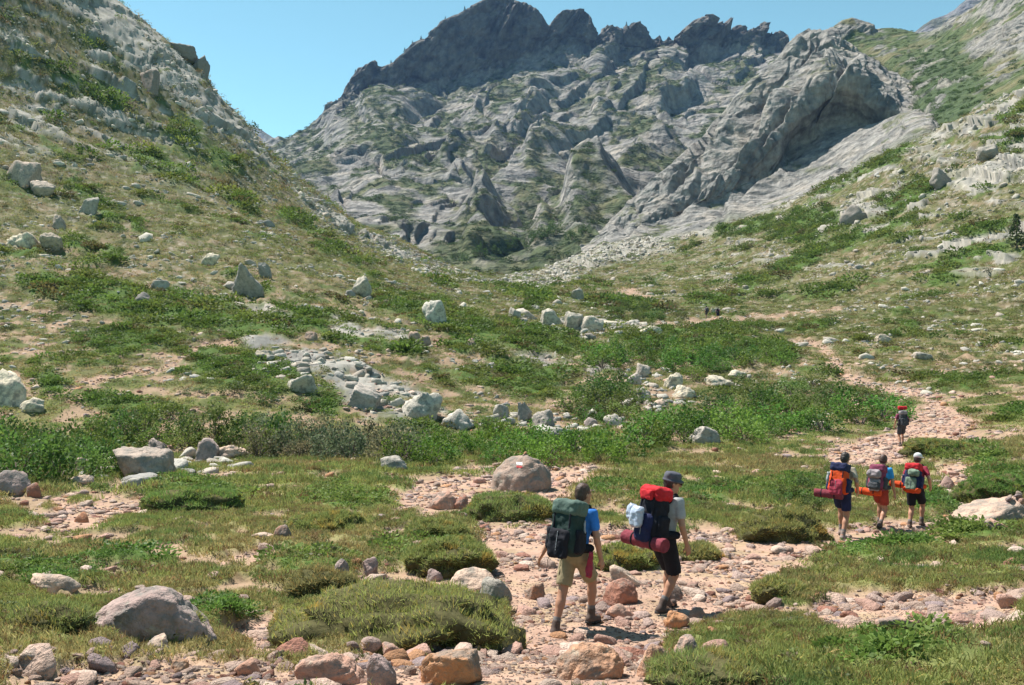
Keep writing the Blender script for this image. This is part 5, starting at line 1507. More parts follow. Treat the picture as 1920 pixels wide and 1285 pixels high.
# ================================================================== PEOPLE AND PACKS
class Field:
    """a solid made of blended round shapes, turned into one continuous skin"""
    def __init__(self, lo, hi, step):
        self.lo = np.array(lo, float); self.step = step
        n = np.ceil((np.array(hi) - self.lo) / step).astype(int) + 1
        self.ax = [self.lo[k] + np.arange(n[k]) * step for k in range(3)]
        self.phi = np.full(n, 0.25, np.float32)

    def _sub(self, lo, hi, pad=0.07):
        sl = []
        for k in range(3):
            a = int(max(0, math.floor((lo[k] - pad - self.lo[k]) / self.step))); b = int(min(len(self.ax[k]), math.ceil((hi[k] + pad - self.lo[k]) / self.step) + 1))
            if b <= a: return None, None
            sl.append(slice(a, b))
        g = np.meshgrid(*[self.ax[k][sl[k]] for k in range(3)], indexing='ij')
        return tuple(sl), np.stack(g, -1)

    def _put(self, sl, d, k, cut=False):
        s = self.phi[sl]
        if cut:
            self.phi[sl] = np.maximum(s, -d); return
        if k > 0:
            h = np.clip(0.5 + 0.5 * (s - d) / k, 0, 1)
            self.phi[sl] = s * (1 - h) + d * h - k * h * (1 - h)
        else:
            self.phi[sl] = np.minimum(s, d)

    def cone(self, a, b, ra, rb, k=0.02, flat=None):
        a = np.array(a, float); b = np.array(b, float)
        r = max(ra, rb)
        sl, p = self._sub(np.minimum(a, b) - r, np.maximum(a, b) + r)
        if sl is None: return self
        ab = b - a
        t = np.clip(((p - a) @ ab) / (ab @ ab + 1e-9), 0, 1)
        d = np.linalg.norm(p - a - t[..., None] * ab, axis=-1) - (ra + (rb - ra) * t)
        self._put(sl, d, k); return self

    def ball(self, c, rad, k=0.02, rot=None, cut=False):
        c = np.array(c, float); rad = np.array(rad, float) * np.ones(3)
        m = rad.max()
        sl, p = self._sub(c - m, c + m)
        if sl is None: return self
        q = p - c
        if rot is not None: q = q @ np.array(rot)
        k0 = np.linalg.norm(q / rad, axis=-1); k1 = np.linalg.norm(q / rad ** 2, axis=-1) + 1e-6
        self._put(sl, k0 * (k0 - 1) / k1, k, cut); return self

    def box(self, c, half, rnd, k=0.0, rot=None, cut=False):
        c = np.array(c, float); half = np.array(half, float)
        m = np.linalg.norm(half)
        sl, p = self._sub(c - m, c + m)
        if sl is None: return self
        q = p - c
        if rot is not None: q = q @ np.array(rot)
        q = np.abs(q) - (half - rnd)
        d = np.linalg.norm(np.maximum(q, 0), axis=-1) + np.minimum(q.max(-1), 0) - rnd
        self._put(sl, d, k, cut); return self

    def clip(self, point, normal):
        """keep the side the normal points away from"""
        nn, pt = np.array(normal, float), np.array(point, float)
        pl = ((self.ax[0] - pt[0]) * nn[0])[:, None, None] + ((self.ax[1] - pt[1]) * nn[1])[None, :, None] + ((self.ax[2] - pt[2]) * nn[2])[None, None, :]
        self.phi = np.maximum(self.phi, pl.astype(np.float32)); return self

    def mesh(self, wrinkle=0.0, wscale=14.0, seed=0):
        phi = self.phi
        ins = phi < 0
        if ins.sum() < 4: return None, None
        lo_i = []
        sls = []
        for q in range(3):
            nz = np.where(ins.any(tuple(x for x in range(3) if x != q)))[0]
            a0, b0 = max(0, nz[0] - 2), nz[-1] + 3
            lo_i.append(a0); sls.append(slice(a0, b0))
        phi = phi[tuple(sls)]
        org = self.lo + np.array(lo_i) * self.step
        phi = np.pad(phi, 1, constant_values=0.25)
        s = phi < 0
        n = np.array(phi.shape) - 1
        vsum = np.zeros((*n, 3), np.float32); cnt = np.zeros(n, np.float32)
        base = [(0, 0, 0), (1, 0, 0), (0, 1, 0), (1, 1, 0), (0, 0, 1), (1, 0, 1), (0, 1, 1), (1, 1, 1)]
        def corner(a, o): return a[o[0]:n[0] + o[0], o[1]:n[1] + o[1], o[2]:n[2] + o[2]]
        for i in base:
            for ax in range(3):
                if i[ax]: continue
                j = list(i); j[ax] = 1
                a, b = corner(phi, i), corner(phi, j)
                cr = (a < 0) != (b < 0)
                t = np.where(cr, a / np.where(cr, a - b, 1), 0)
                for q in range(3):
                    vsum[..., q] += np.where(cr, i[q] + (t if q == ax else 0), 0)
                cnt += cr
        act = cnt > 0
        ids = -np.ones(n, np.int64); ids[act] = np.arange(act.sum())
        cell = np.argwhere(act)
        v = (cell + vsum[act] / cnt[act][:, None] - 1) * self.step + org
        F_ = []
        for ax in range(3):
            sl0 = [slice(1, -1)] * 3; sl1 = [slice(1, -1)] * 3
            sl0[ax] = slice(0, -1); sl1[ax] = slice(1, None)
            a, b = s[tuple(sl0)], s[tuple(sl1)]
            e = np.argwhere(a != b)
            if not len(e): continue
            off = np.ones(3, int); off[ax] = 0
            e2 = e + off
            u, w = (ax + 1) % 3, (ax + 2) % 3
            def cid(du, dw):
                c = e2.copy(); c[:, u] += du; c[:, w] += dw
                return ids[c[:, 0], c[:, 1], c[:, 2]]
            q = np.stack([cid(-1, -1), cid(0, -1), cid(0, 0), cid(-1, 0)], 1)
            flip = ~a[tuple(e.T)]
            q[flip] = q[flip][:, ::-1]
            F_.append(q)
        f = np.concatenate(F_)
        f = f[(f >= 0).all(1)]
        if wrinkle: v = v + wrinkle * np.stack([fbm(v * wscale + q * 9.1, 3, seed + q) for q in range(3)], 1)
        return v, f


def cloth(name, colr, rough=0.85, bump=0.5, bscale=28.0, spec=0.2, var=0.3, nscale=9):
    return surf_mat('cloth_' + name, base=colr, rough=rough, var=var, nscale=nscale, bump=bump, bscale=bscale, bdist=0.01, spec=spec)
_cl = {}
def C_(name, colr=None, **kw):
    if name not in _cl: _cl[name] = cloth(name, colr, **kw)
    return _cl[name]
C_('skin', (0.40, 0.205, 0.130), rough=0.55, bump=0.05, spec=0.35, var=0.10)
C_('skin_pale', (0.46, 0.26, 0.175), rough=0.55, bump=0.05, spec=0.35, var=0.10)
C_('hair_brown', (0.060, 0.028, 0.018), rough=0.5, bump=0.8, bscale=90, spec=0.4)
C_('hair_dark', (0.028, 0.018, 0.015), rough=0.5, bump=0.8, bscale=90, spec=0.4)
C_('blue', (0.035, 0.17, 0.52)); C_('skyblue', (0.04, 0.28, 0.62)); C_('greyshirt', (0.33, 0.33, 0.34)); C_('beige', (0.36, 0.31, 0.24)); C_('maroonshirt', (0.30, 0.035, 0.06))
C_('khaki', (0.29, 0.235, 0.14)); C_('black', (0.014, 0.014, 0.020)); C_('navy', (0.018, 0.022, 0.065)); C_('redshorts', (0.30, 0.045, 0.03)); C_('darkgrey', (0.05, 0.052, 0.058))
C_('greenpack', (0.020, 0.038, 0.034)); C_('greylid', (0.085, 0.125, 0.105)); C_('silver', (0.30, 0.31, 0.33), rough=0.4); C_('red', (0.46, 0.020, 0.028)); C_('orange', (0.55, 0.065, 0.015)); C_('maroon', (0.19, 0.035, 0.05))
C_('plum', (0.20, 0.045, 0.085)); C_('greybag', (0.26, 0.22, 0.23)); C_('greengrey', (0.15, 0.20, 0.15)); C_('plastic', (0.40, 0.45, 0.55), rough=0.25, spec=0.5); C_('hat', (0.075, 0.075, 0.095)); C_('cap', (0.50, 0.50, 0.50))
C_('boot', (0.10, 0.072, 0.062)); C_('bootlight', (0.24, 0.19, 0.17)); C_('sole', (0.03, 0.028, 0.028)); C_('sock', (0.16, 0.15, 0.15)); C_('eye', (0.02, 0.015, 0.012), rough=0.2); C_('glass', (0.01, 0.01, 0.012), rough=0.1, spec=0.6); C_('tealstrap', (0.03, 0.10, 0.13)); C_('purple', (0.12, 0.06, 0.30))
C_('white', (0.7, 0.7, 0.7))


def ik(a, b, l1, l2, pole):
    """middle joint of a two-bone limb"""
    a = Vector(a); b = Vector(b)
    d = b - a
    L = min(d.length, (l1 + l2) * 0.999)
    d.normalize()
    x = (l1 * l1 - l2 * l2 + L * L) / (2 * L)
    h = math.sqrt(max(l1 * l1 - x * x, 0))
    p = Vector(pole); p = (p - d * p.dot(d)).normalized()
    return a + d * x + p * h


def hand(fl, wr, dirv, palm_n, side, sc=1.0):
    """palm, four unequal bent fingers and a thumb, relaxed"""
    d = Vector(dirv).normalized(); n = Vector(palm_n); n = (n - d * n.dot(d)).normalized(); s = d.cross(n).normalized() * side
    w = Vector(wr)
    c = w + d * .045 * sc
    Rm = np.array([list(s), list(n), list(d)]).T
    fl.box(c, (.038 * sc, .015 * sc, .046 * sc), .013 * sc, .012, Rm)
    for k, (off, ln, r_) in enumerate([(-.028, .066, .0085), (-.009, .076, .009), (.010, .071, .0088), (.028, .055, .0078)]):
        a = w + d * .085 * sc + s * off * sc
        b = a + (d * .92 + n * .30).normalized() * ln * .5 * sc
        e = b + (d * .6 + n * .75).normalized() * ln * .5 * sc
        fl.cone(a - d * .02, b, r_ * sc * 1.05, r_ * sc, .004); fl.cone(b, e, r_ * sc, r_ * sc * .8, .003)
    a = w + d * .022 * sc - s * .03 * sc
    b = a + (d * .65 - s * .7 + n * .25).normalized() * .040 * sc
    e = b + (d * .95 - s * .1 + n * .3).normalized() * .032 * sc
    fl.cone(a, b, .012 * sc, .0105 * sc, .008); fl.cone(b, e, .0105 * sc, .0085 * sc, .003)


def person(label, loc, heading, H, feet, hands, lean=6.0, yaw=0.0, step=0.013, skin='skin', hair='hair_dark', shirt='blue', shorts='khaki', shorts_len=.72, boot='boot', hat=None, glasses=False, bob=0.0, far=False, head_tilt=0.0):
    """feet: ((x, y, z, toe pitch), ...) left then right; hands: wrist spots (x, y, z) left then right; y is forwards"""
    k = H / 1.70
    top = lambda x, y, z: Vector((x * k, y * k, z * k))
    ln_ = math.radians(lean)
    hipz = .90 - bob
    def up(x, y, z):     # leaning trunk
        dz = z - hipz
        return top(x, y * 1 + dz * math.sin(ln_), hipz + dz * math.cos(ln_))
    hips = [top(-.085, 0, hipz - .02), top(.085, 0, hipz - .02)]
    sh = [up(-.175, 0, 1.40), up(.175, 0, 1.40)]
    neck0, neck1 = up(0, -.01, 1.43), up(0, .02, 1.53)
    hc = up(0, .035, 1.60)
    ank = [top(f_[0], f_[1], f_[2] + .085) for f_ in feet]
    knee = [ik(hips[i], ank[i], .43 * k, .42 * k, (0.06 * (-1, 1)[i], 1, 0.1)) for i in (0, 1)]
    wrist = [top(*h_) for h_ in hands]
    elb = [ik(sh[i], wrist[i], .29 * k, .26 * k, ((-.5, .5)[i], -1, -.1)) for i in (0, 1)]
    lo = (-.62 * k, -.75 * k, -.05); hi = (.62 * k, .75 * k, 1.86 * k)
    root = None
    yw = R(yaw); hx = Vector((math.cos(yw), math.sin(yw), 0)); hy = Vector((-math.sin(yw), math.cos(yw), -math.sin(R(head_tilt)))).normalized(); hz = hx.cross(hy)
    HR = np.array([list(hx), list(hy), list(hz)]).T
    def hp(x, y, z): return hc + (hx * x + hy * y + hz * z) * k
    def torso(f, g=0.0, kk=.05):
        f.cone(up(-.145, 0, 1.385), up(.145, 0, 1.385), .062 * k + g, .062 * k + g, kk)
        f.ball(up(0, .005, 1.25), np.array([.165, .108, .19]) * k + g, kk)
        f.ball(up(0, .0, 1.06), np.array([.145, .100, .15]) * k + g, kk)
        f.ball(top(0, -.005, hipz + .02), np.array([.165, .115, .125]) * k + g, kk)
    def legs(f, t1=1.0, g=0.0, calf=True):
        for i in (0, 1):
            a, b, c = hips[i], knee[i], ank[i]
            f.cone(a, a.lerp(b, t1), .088 * k + g, lerp(.088, .056, t1) * k + g, .03)
            if calf:
                f.cone(b, b.lerp(c, .35), .054 * k, .056 * k, .02); f.cone(b.lerp(c, .3), c, .055 * k, .036 * k, .02)
    # ---- body: one skin
    f = Field(lo, hi, step)
    torso(f); legs(f)
    for i in (0, 1):
        a, b, c = sh[i], elb[i], wrist[i]
        f.cone(a, b, .050 * k, .038 * k, .03); f.cone(b, b.lerp(c, .3), .038 * k, .038 * k, .015); f.cone(b.lerp(c, .25), c, .038 * k, .026 * k, .015)
        dv = (c - b).normalized()
        if not far: hand(f, c, dv, (-1 if i else 1, .25, 0), 1 if i else -1, k * .98)
        else: f.ball(c + dv * .08 * k, np.array([.035, .035, .07]) * k, .02)
        f.cone(ank[i], top(feet[i][0], feet[i][1] + .10, max(feet[i][2] + .03, .03)), .04 * k, .035 * k, .02)
    f.cone(neck0, neck1, .056 * k, .052 * k, .03)
    f.ball(hp(0, -.012, .035), np.array([.076, .094, .098]) * k, .02, HR)
    f.ball(hp(0, .022, -.035), np.array([.060, .068, .085]) * k, .03, HR)
    if not far:
        f.cone(hp(0, .088, .012), hp(0, .112, -.022), .010 * k, .015 * k, .010)         # nose
        f.ball(hp(0, .078, -.070), np.array([.028, .018, .012]) * k, .01, HR)           # mouth
        f.ball(hp(0, .066, -.105), np.array([.028, .022, .02]) * k, .02, HR)            # chin
        f.ball(hp(-.030, .098, .018), np.array([.016, .014, .011]) * k, 0, HR, True); f.ball(hp(.030, .098, .018), np.array([.016, .014, .011]) * k, 0, HR, True)
        for i in (-1, 1): f.ball(hp(.078 * i, -.008, -.005), np.array([.012, .020, .032]) * k, .008, HR)
    v, fc = f.mesh()
    root = mesh_obj('person', v, fc, C_(skin))
    root.location = loc; root.rotation_euler = (0, 0, heading)
    # ---- clothes
    f = Field(lo, hi, step * 1.25); torso(f, .014 * k)
    for i in (0, 1): f.cone(sh[i], sh[i].lerp(elb[i], .58), .062 * k, .060 * k, .03)
    f.clip(up(0, 0, 1.455), (0, 0, 1)); f.clip(top(0, 0, hipz + .01), (0, 0, -1))
    v, fc = f.mesh(.008, 12, 1); mesh_obj('shirt', v, fc, C_(shirt), root)
    f = Field(lo, hi, step * 1.25)
    f.ball(top(0, -.005, hipz + .02), np.array([.178, .128, .135]) * k, .05)
    for i in (0, 1):
        a, b = hips[i], knee[i]
        e = a.lerp(b, shorts_len)
        f.cone(a, e, .104 * k, .096 * k, .03)
        f.ball(e + (b - a).normalized() * .075 * k, .098 * k, 0, None, True)
    f.clip(top(0, 0, hipz + .10), (0, 0, 1))
    v, fc = f.mesh(.010, 11, 2); mesh_obj('shorts', v, fc, C_(shorts), root)
    for i in (0, 1):
        fx, fy, fz, pitch = feet[i]
        a = ank[i]
        dirf = Vector((0.10 * (-1, 1)[i], math.cos(R(pitch)), math.sin(R(pitch)))).normalized()
        upv = Vector((0, -math.sin(R(pitch)), math.cos(R(pitch))))
        f = Field(np.array(a) - .26, np.array(a) + .26, min(step, .012))
        heel = a - upv * .045 * k - dirf * .035 * k; toe = a - upv * .050 * k + dirf * .15 * k
        f.cone(heel, toe, .046 * k, .040 * k, .02); f.cone(a - upv * .03 * k, a + (knee[i] - a).normalized() * .075 * k, .050 * k, .050 * k, .03)
        f.clip(a - upv * .078 * k, -np.array(upv))
        v, fc = f.mesh(.003, 20, 3); bo = mesh_obj('boot', v, fc, C_(boot), root)
        f = Field(np.array(a) - .26, np.array(a) + .26, min(step, .012))
        f.cone(a - upv * .080 * k - dirf * .04 * k, a - upv * .080 * k + dirf * .155 * k, .047 * k, .043 * k, 0)
        f.clip(a - upv * .066 * k, np.array(upv)); f.clip(a - upv * .098 * k, -np.array(upv))
        v, fc = f.mesh(); mesh_obj('sole', v, fc, C_('sole'), bo)
        if not far:
            f = Field(np.array(a) - .16, np.array(a) + .2, step); dk = (knee[i] - a).normalized()
            f.cone(a + dk * .06 * k, a + dk * .12 * k, .048 * k, .046 * k, 0); v, fc = f.mesh(.002, 30, 4); mesh_obj('sock', v, fc, C_('sock'), root)
    # ---- hair / hat
    hs = min(step, .010) if not far else step
    f = Field(np.array(hc) - .2 * k, np.array(hc) + .22 * k, hs)
    f.ball(hp(0, -.020, .042), np.array([.086, .098, .102]) * k, .02, HR)
    f.ball(hp(0, -.050, -.015), np.array([.078, .066, .075]) * k, .03, HR)
    f.box(hp(0, .125, -.03), np.array([.12, .075, .105]) * k, .02, 0, HR, True)
    v, fc = f.mesh(.010, 26, 5); mesh_obj('hair', v, fc, C_(hair), root)
    if hat == 'bucket':
        f = Field(np.array(hc) - .26 * k, np.array(hc) + .26 * k, hs)
        f.ball(hp(0, -.015, .075), np.array([.096, .112, .075]) * k, .02, HR)
        f.box(hp(0, -.01, .112), np.array([.080, .092, .03]) * k, .028, .03, HR)
        f.ball(hp(0, .0, .038), np.array([.122, .140, .028]) * k, .02, HR)
        f.ball(hp(0, -.01, -.01), np.array([.094, .108, .085]) * k, 0, HR, True)
        v, fc = f.mesh(.004, 16, 6); ho = mesh_obj('hat', v, fc, C_('hat'), root)
    elif hat == 'cap':
        f = Field(np.array(hc) - .26 * k, np.array(hc) + .28 * k, hs)
        f.ball(hp(0, -.018, .062), np.array([.094, .108, .088]) * k, .02, HR)
        f.box(hp(0, .125, .048), np.array([.068, .070, .010]) * k, .008, .015, HR)
        f.box(hp(0, 0, -.06), np.array([.2, .2, .085]) * k, .01, 0, HR, True)
        v, fc = f.mesh(.003, 16, 6); mesh_obj('cap', v, fc, C_('cap'), root)
    if not far:
        for i in (-1, 1):
            f = Field(np.array(hp(.030 * i, .082, .018)) - .03, np.array(hp(.030 * i, .082, .018)) + .03, .005)
            f.ball(hp(.030 * i, .078, .018), .0125 * k, 0); v, fc = f.mesh(); mesh_obj('eye', v, fc, C_('eye'), root)
    if glasses:
        f = Field(np.array(hc) - .16 * k, np.array(hc) + .18 * k, .006)
        for i in (-1, 1):
            f.box(hp(.034 * i, .102, .016), np.array([.030, .008, .020]) * k, .007, .004, HR)
            f.cone(hp(.066 * i, .095, .022), hp(.086 * i, -.01, .018), .0055, .0055, .003)
        f.cone(hp(-.01, .106, .022), hp(.01, .106, .022), .005, .005, .003)
        v, fc = f.mesh(); mesh_obj('sunglasses', v, fc, C_('glass'), root)
    tag(root, label, 'person')
    info = dict(k=k, up=up, top=top, hipz=hipz, loc=Vector(loc), heading=heading, sh=sh)
    return root, info


def pack(label, info, spec, step=0.014, size=1.0, hgt=.60, mats=(), extra=()):
    """rucksack on a back: spec maps part -> cloth"""
    k, up = info['k'], info['up']
    rx = R(0)
    Bk = lambda x, y, z: up(x, -.115 - y, z)
    root = empty('backpack', (0, 0, 0))
    root.location = info['loc']; root.rotation_euler = (0, 0, info['heading'])
    ax = (Bk(0, 0, 1.5) - Bk(0, 0, 1.0)).normalized(); ay = Vector((0, -1, 0)); ay = (ay - ax * ay.dot(ax)).normalized(); axx = Vector((1, 0, 0))
    RM = np.array([list(axx), list(ay), list(ax)]).T
    lo, hi = (-.75 * k, -1.0 * k, .55 * k), (.75 * k, .4 * k, 1.95 * k)
    z0 = .95; zc = z0 + hgt / 2; zt = z0 + hgt
    def part(name, mat, fn, wr=.010, ws=9, seed=0, parent=None):
        f = Field(lo, hi, step); fn(f); v, fc = f.mesh(wr * size * 1.9, ws, seed)
        if v is None: return None
        return mesh_obj(name, v, fc, C_(mat), parent or root)
    w = .155 * size
    dp = .125 * size
    part('main_bag', spec['main'], lambda f: f.box(Bk(0, dp, zc), np.array([w, dp, hgt / 2]) * k, .075 * k, .03, RM).box(Bk(0, dp * .95, z0 + .12), np.array([w * 1.10, dp * 1.04, .13]) * k, .08 * k, .05, RM), .014, 8, 1)
    part('lid', spec['lid'], lambda f: f.box(Bk(0, dp * .98, zt + .035), np.array([w * 1.06, dp * 1.12, .085 * size]) * k, .062 * k, .02, RM), .012, 9, 2)
    part('front_pocket', spec['pocket'], lambda f: f.box(Bk(0, dp * 2.02, zc - .10), np.array([w * .78, .058, hgt * .33]) * k, .048 * k, .02, RM), .012, 11, 3)
    for s in (-1, 1):
        part('side_pocket', spec['side'], lambda f: f.box(Bk(s * w * 1.10, dp * 1.0, z0 + .16), np.array([.045, dp * .7, .14]) * k, .04 * k, .02, RM), .010, 11, 4 + s)
        part('compression_strap', 'black', lambda f: f.box(Bk(s * w * .62, dp * 1.98, zc + .10), np.array([.012, .016, hgt * .36]) * k, .008, 0, RM), 0)
        part('shoulder_strap', spec.get('strap', 'black'), lambda f: f.cone(up(s * .105, -.10, 1.40), up(s * .115, -.01, 1.47), .026 * k, .026 * k, .02).cone(up(s * .115, -.01, 1.47), up(s * .12, .115, 1.36), .026 * k, .026 * k, .02).cone(up(s * .12, .115, 1.36), up(s * .15, .09, 1.12), .024 * k, .018 * k, .02), .002)
        part('hip_pad', spec.get('belt', 'black'), lambda f: f.cone(up(s * .13, -.12, 1.00), up(s * .185, .02, .985), .058 * k, .046 * k, .03).cone(up(s * .185, .02, .985), up(s * .10, .12, .98), .040 * k, .028 * k, .03), .006, 14, 6)
    zp = part('zip', 'silver', lambda f: f.box(Bk(0, dp * 2.02 + .062, zc - .06), np.array([.008, .008, hgt * .24]) * k, .006, 0, RM), 0)
    for (mat, x0, x1, y, z, r_) in mats:
        def roll(f, x0=x0, x1=x1, y=y, z=z, r_=r_):
            f.cone(Bk(x0, y, z), Bk(x1, y, z), r_ * k, r_ * k, 0); f.clip(Bk(x0 - .02, y, z), (-1, 0, 0)); f.clip(Bk(x1 + .02, y, z), (1, 0, 0))
        mo = part('rolled_mat', mat, roll, .007, 12, 7)
        for xs in (lerp(x0, x1, .25), lerp(x0, x1, .75)):
            part('mat_strap', 'black', lambda f, xs=xs: (f.cone(Bk(xs - .008, y, z), Bk(xs + .008, y, z), (r_ + .008) * k, (r_ + .008) * k, 0), f.clip(Bk(xs - .014, y, z), (-1, 0, 0)), f.clip(Bk(xs + .014, y, z), (1, 0, 0))), 0, 9, 0, mo)
    for (nm, mat, c, half, rnd) in extra:
        part(nm, mat, lambda f, c=c, half=half, rnd=rnd: f.box(Bk(*c), np.array(half) * k, rnd * k, .02, RM), .014, 12, 9)
    return tag(root, label, 'backpack')


def spot(px, py, depth=None):
    g = pick(px, py)
    return g
def on_ground(px, d, dz=0.0):
    x = (px - W / 2) / F * d
    return Vector((x, d, ground_z(x, d) + dz))

# --- the woman in the blue shirt
loc = spot(1078, 1178); loc.z -= .01
p1, i1 = person('person in bright blue shirt and khaki shorts carrying a dark green rucksack', loc, R(-36), 1.66,
                [(-.06, -.34, 0.0, -10), (.07, .26, .03, -8)], [(-.40, -.10, .86), (.30, .10, .86)], lean=14, yaw=-20, step=.011, skin='skin', hair='hair_brown', shirt='blue', shorts='khaki', shorts_len=.80, boot='boot')
pack('dark green rucksack with pale lid and a black zipped pocket', i1, dict(main='greenpack', lid='greylid', pocket='black', side='black'), .012, 1.12, .50,
     extra=[('hanging_towel', 'maroonshirt', (.25, -.06, .82), (.018, .05, .15), .015), ('water_tube', 'silver', (.215, .10, 1.20), (.010, .012, .16), .008), ('dangling_strap', 'black', (.06, .28, .84), (.008, .008, .10), .006), ('dangling_strap', 'black', (-.12, .28, .86), (.008, .008, .10), .006)])

# --- the man in the hat
loc = spot(1243, 1146); loc.z -= .01
p2, i2 = person('person in bucket hat, grey t-shirt and black shorts with a red-lidded rucksack', loc, R(-52), 1.74,
                [(-.07, .14, 0.0, 4), (.07, -.10, .02, -14)], [(-.33, .02, .86), (.27, .14, .86)], lean=12, yaw=-30, step=.011, skin='skin', hair='hair_dark', shirt='greyshirt', shorts='black', shorts_len=.88, boot='boot', hat='bucket', glasses=True, head_tilt=10)
pack('black rucksack with a red lid, plastic bag and maroon rolled mat', i2, dict(main='black', lid='red', pocket='navy', side='black'), .012, 1.06, .52,
     mats=[('maroon', -.34, .30, .20, .93, .085)], extra=[('plastic_bag', 'plastic', (-.06, .36, 1.24), (.085, .06, .13), .05), ('plastic_bag', 'plastic', (-.17, .33, 1.28), (.06, .07, .10), .05), ('red_panel', 'red', (.0, .30, 1.52), (.09, .03, .06), .02)])

# --- three together
loc = spot(1578, 1008); loc.z -= .01
p3, i3 = person('dark-haired person in beige top and navy shorts with an orange rucksack', loc, R(-38), 1.66,
                [(-.08, .22, .02, -6), (.07, -.16, .0, 0)], [(-.30, .06, .88), (.27, .16, .95)], lean=17, yaw=-8, step=.014, hair='hair_dark', shirt='beige', shorts='navy', shorts_len=.68, boot='bootlight', head_tilt=14)
pack('orange rucksack with navy lid and maroon rolled mat', i3, dict(main='orange', lid='navy', pocket='maroonshirt', side='navy', strap='navy', belt='navy'), .014, 1.08, .47,
     mats=[('maroon', -.42, .10, .20, .92, .085)], extra=[('white_bag', 'silver', (-.16, .34, 1.28), (.03, .03, .10), .02)])
loc = spot(1650, 992); loc.z -= .01
p4, i4 = person('brown-haired person in sky blue top and red shorts with a plum rucksack', loc, R(-42), 1.56,
                [(-.08, .20, .02, -6), (.07, -.22, .06, -38)], [(-.30, .06, .86), (.29, .12, .84)], lean=17, yaw=-4, step=.014, hair='hair_brown', shirt='skyblue', shorts='redshorts', shorts_len=.66, boot='boot', head_tilt=12)
pack('plum and grey rucksack with an orange rolled mat below', i4, dict(main='plum', lid='plum', pocket='greybag', side='darkgrey', belt='darkgrey'), .014, 1.06, .45,
     mats=[('orange', -.40, .12, .22, .90, .08)], extra=[('grey_bundle', 'greybag', (-.02, .32, 1.34), (.15, .10, .10), .07), ('grey_bundle', 'darkgrey', (0, .30, 1.06), (.13, .09, .09), .06)])
loc = spot(1716, 990); loc.z -= .01
p5, i5 = person('person in pale cap, maroon t-shirt and black shorts with a navy rucksack', loc, R(-40), 1.58,
                [(-.08, -.16, .0, -4), (.08, .20, .03, -10)], [(-.30, .08, .88), (.29, .16, .96)], lean=16, yaw=-6, step=.014, hair='hair_dark', shirt='maroonshirt', shorts='black', shorts_len=.78, boot='boot', hat='cap', head_tilt=10)
pack('navy and green rucksack with a bright red lid and orange mats', i5, dict(main='navy', lid='red', pocket='greengrey', side='navy', belt='orange'), .014, 1.06, .45,
     mats=[('orange', -.46, -.16, .16, 1.02, .075)], extra=[('green_bundle', 'greengrey', (.05, .30, 1.34), (.12, .09, .08), .06), ('orange_bundle', 'orange', (.02, .20, .93), (.17, .12, .06), .05)])

# --- the one ahead on the upper path
loc = spot(1691, 836); loc.z -= .01
p6, i6 = person('person alone on the upper path in dark shorts with grey rucksack', loc, R(-6), 1.68, [(-.10, -.12, .0, 0), (.09, .14, .01, -6)], [(-.30, .04, .90), (.27, .14, 1.02)], lean=8, step=.022, shirt='plum', shorts='darkgrey', shorts_len=.8, far=True)
pack('dark grey rucksack topped by a red roll on the upper path', i6, dict(main='darkgrey', lid='greybag', pocket='darkgrey', side='black'), .02, 1.05, .54, mats=[('red', -.17, .17, .08, 1.74, .08)])

# --- two walkers far up the valley
for k, (px, py, hd, sh_, so, lb) in enumerate([(1325, 598, 20, 'greybag', 'darkgrey', 'distant walker in dark clothes, taller of two near the valley floor'), (1346, 600, -30, 'plum', 'navy', 'distant walker in dark reddish top, shorter of two near the valley floor')]):
    loc = spot(px, py)
    pp, ii = person(lb, loc, R(hd), 1.8 - .12 * k, [(-.09, -.15, 0, 0), (.09, .15, .01, 0)], [(-.28, .05, .9), (.28, .1, .95)], lean=7, step=.022, shirt=sh_, shorts=so, far=True)
    pack(('grey rucksack on the taller distant walker', 'black rucksack on the shorter distant walker')[k], ii, dict(main=('darkgrey', 'black')[k], lid=('greybag', 'black')[k], pocket='darkgrey', side='black'), .02, 0.9, .45)

# ================================================================== CAIRN, TRAIL MARK, STONE HEAP
bo = [b for b in boulder_objs if 'cairn' in b[0]['label']][0]
def top_of(b, dx=0.0, dy=0.0):
    o = b[0]
    co = np.empty(len(o.data.vertices) * 3, np.float32); o.data.vertices.foreach_get('co', co); co = co.reshape(-1, 3)
    rz = o.rotation_euler.z; c_, s_ = math.cos(rz), math.sin(rz)
    wx_, wy_ = co[:, 0] * c_ - co[:, 1] * s_ + o.location.x, co[:, 0] * s_ + co[:, 1] * c_ + o.location.y
    tx, ty = b[1].x + dx, b[1].y + dy
    i = np.argsort((wx_ - tx) ** 2 + (wy_ - ty) ** 2 - 0.0)[:40]
    j = i[np.argmax(co[i, 2])]
    return Vector((wx_[j], wy_[j], co[j, 2] + o.location.z))
tp = top_of(bo, .04)
zc = tp.z
for k, (s, colr, lb) in enumerate([(.17, PALE, 'flat pale stone at the bottom of the small cairn'), (.13, ORANGE, 'orange stone topping the small cairn')]):
    o = link(bpy.data.objects.new('stone', lone[k + 3])); o.scale = (s, s, s * .9); o.location = (tp.x, tp.y, zc - .01); o.color = (*colr, 1); o.rotation_euler = (0, 0, k)
    zc += s * .40
    tag(o, lb, 'stone')
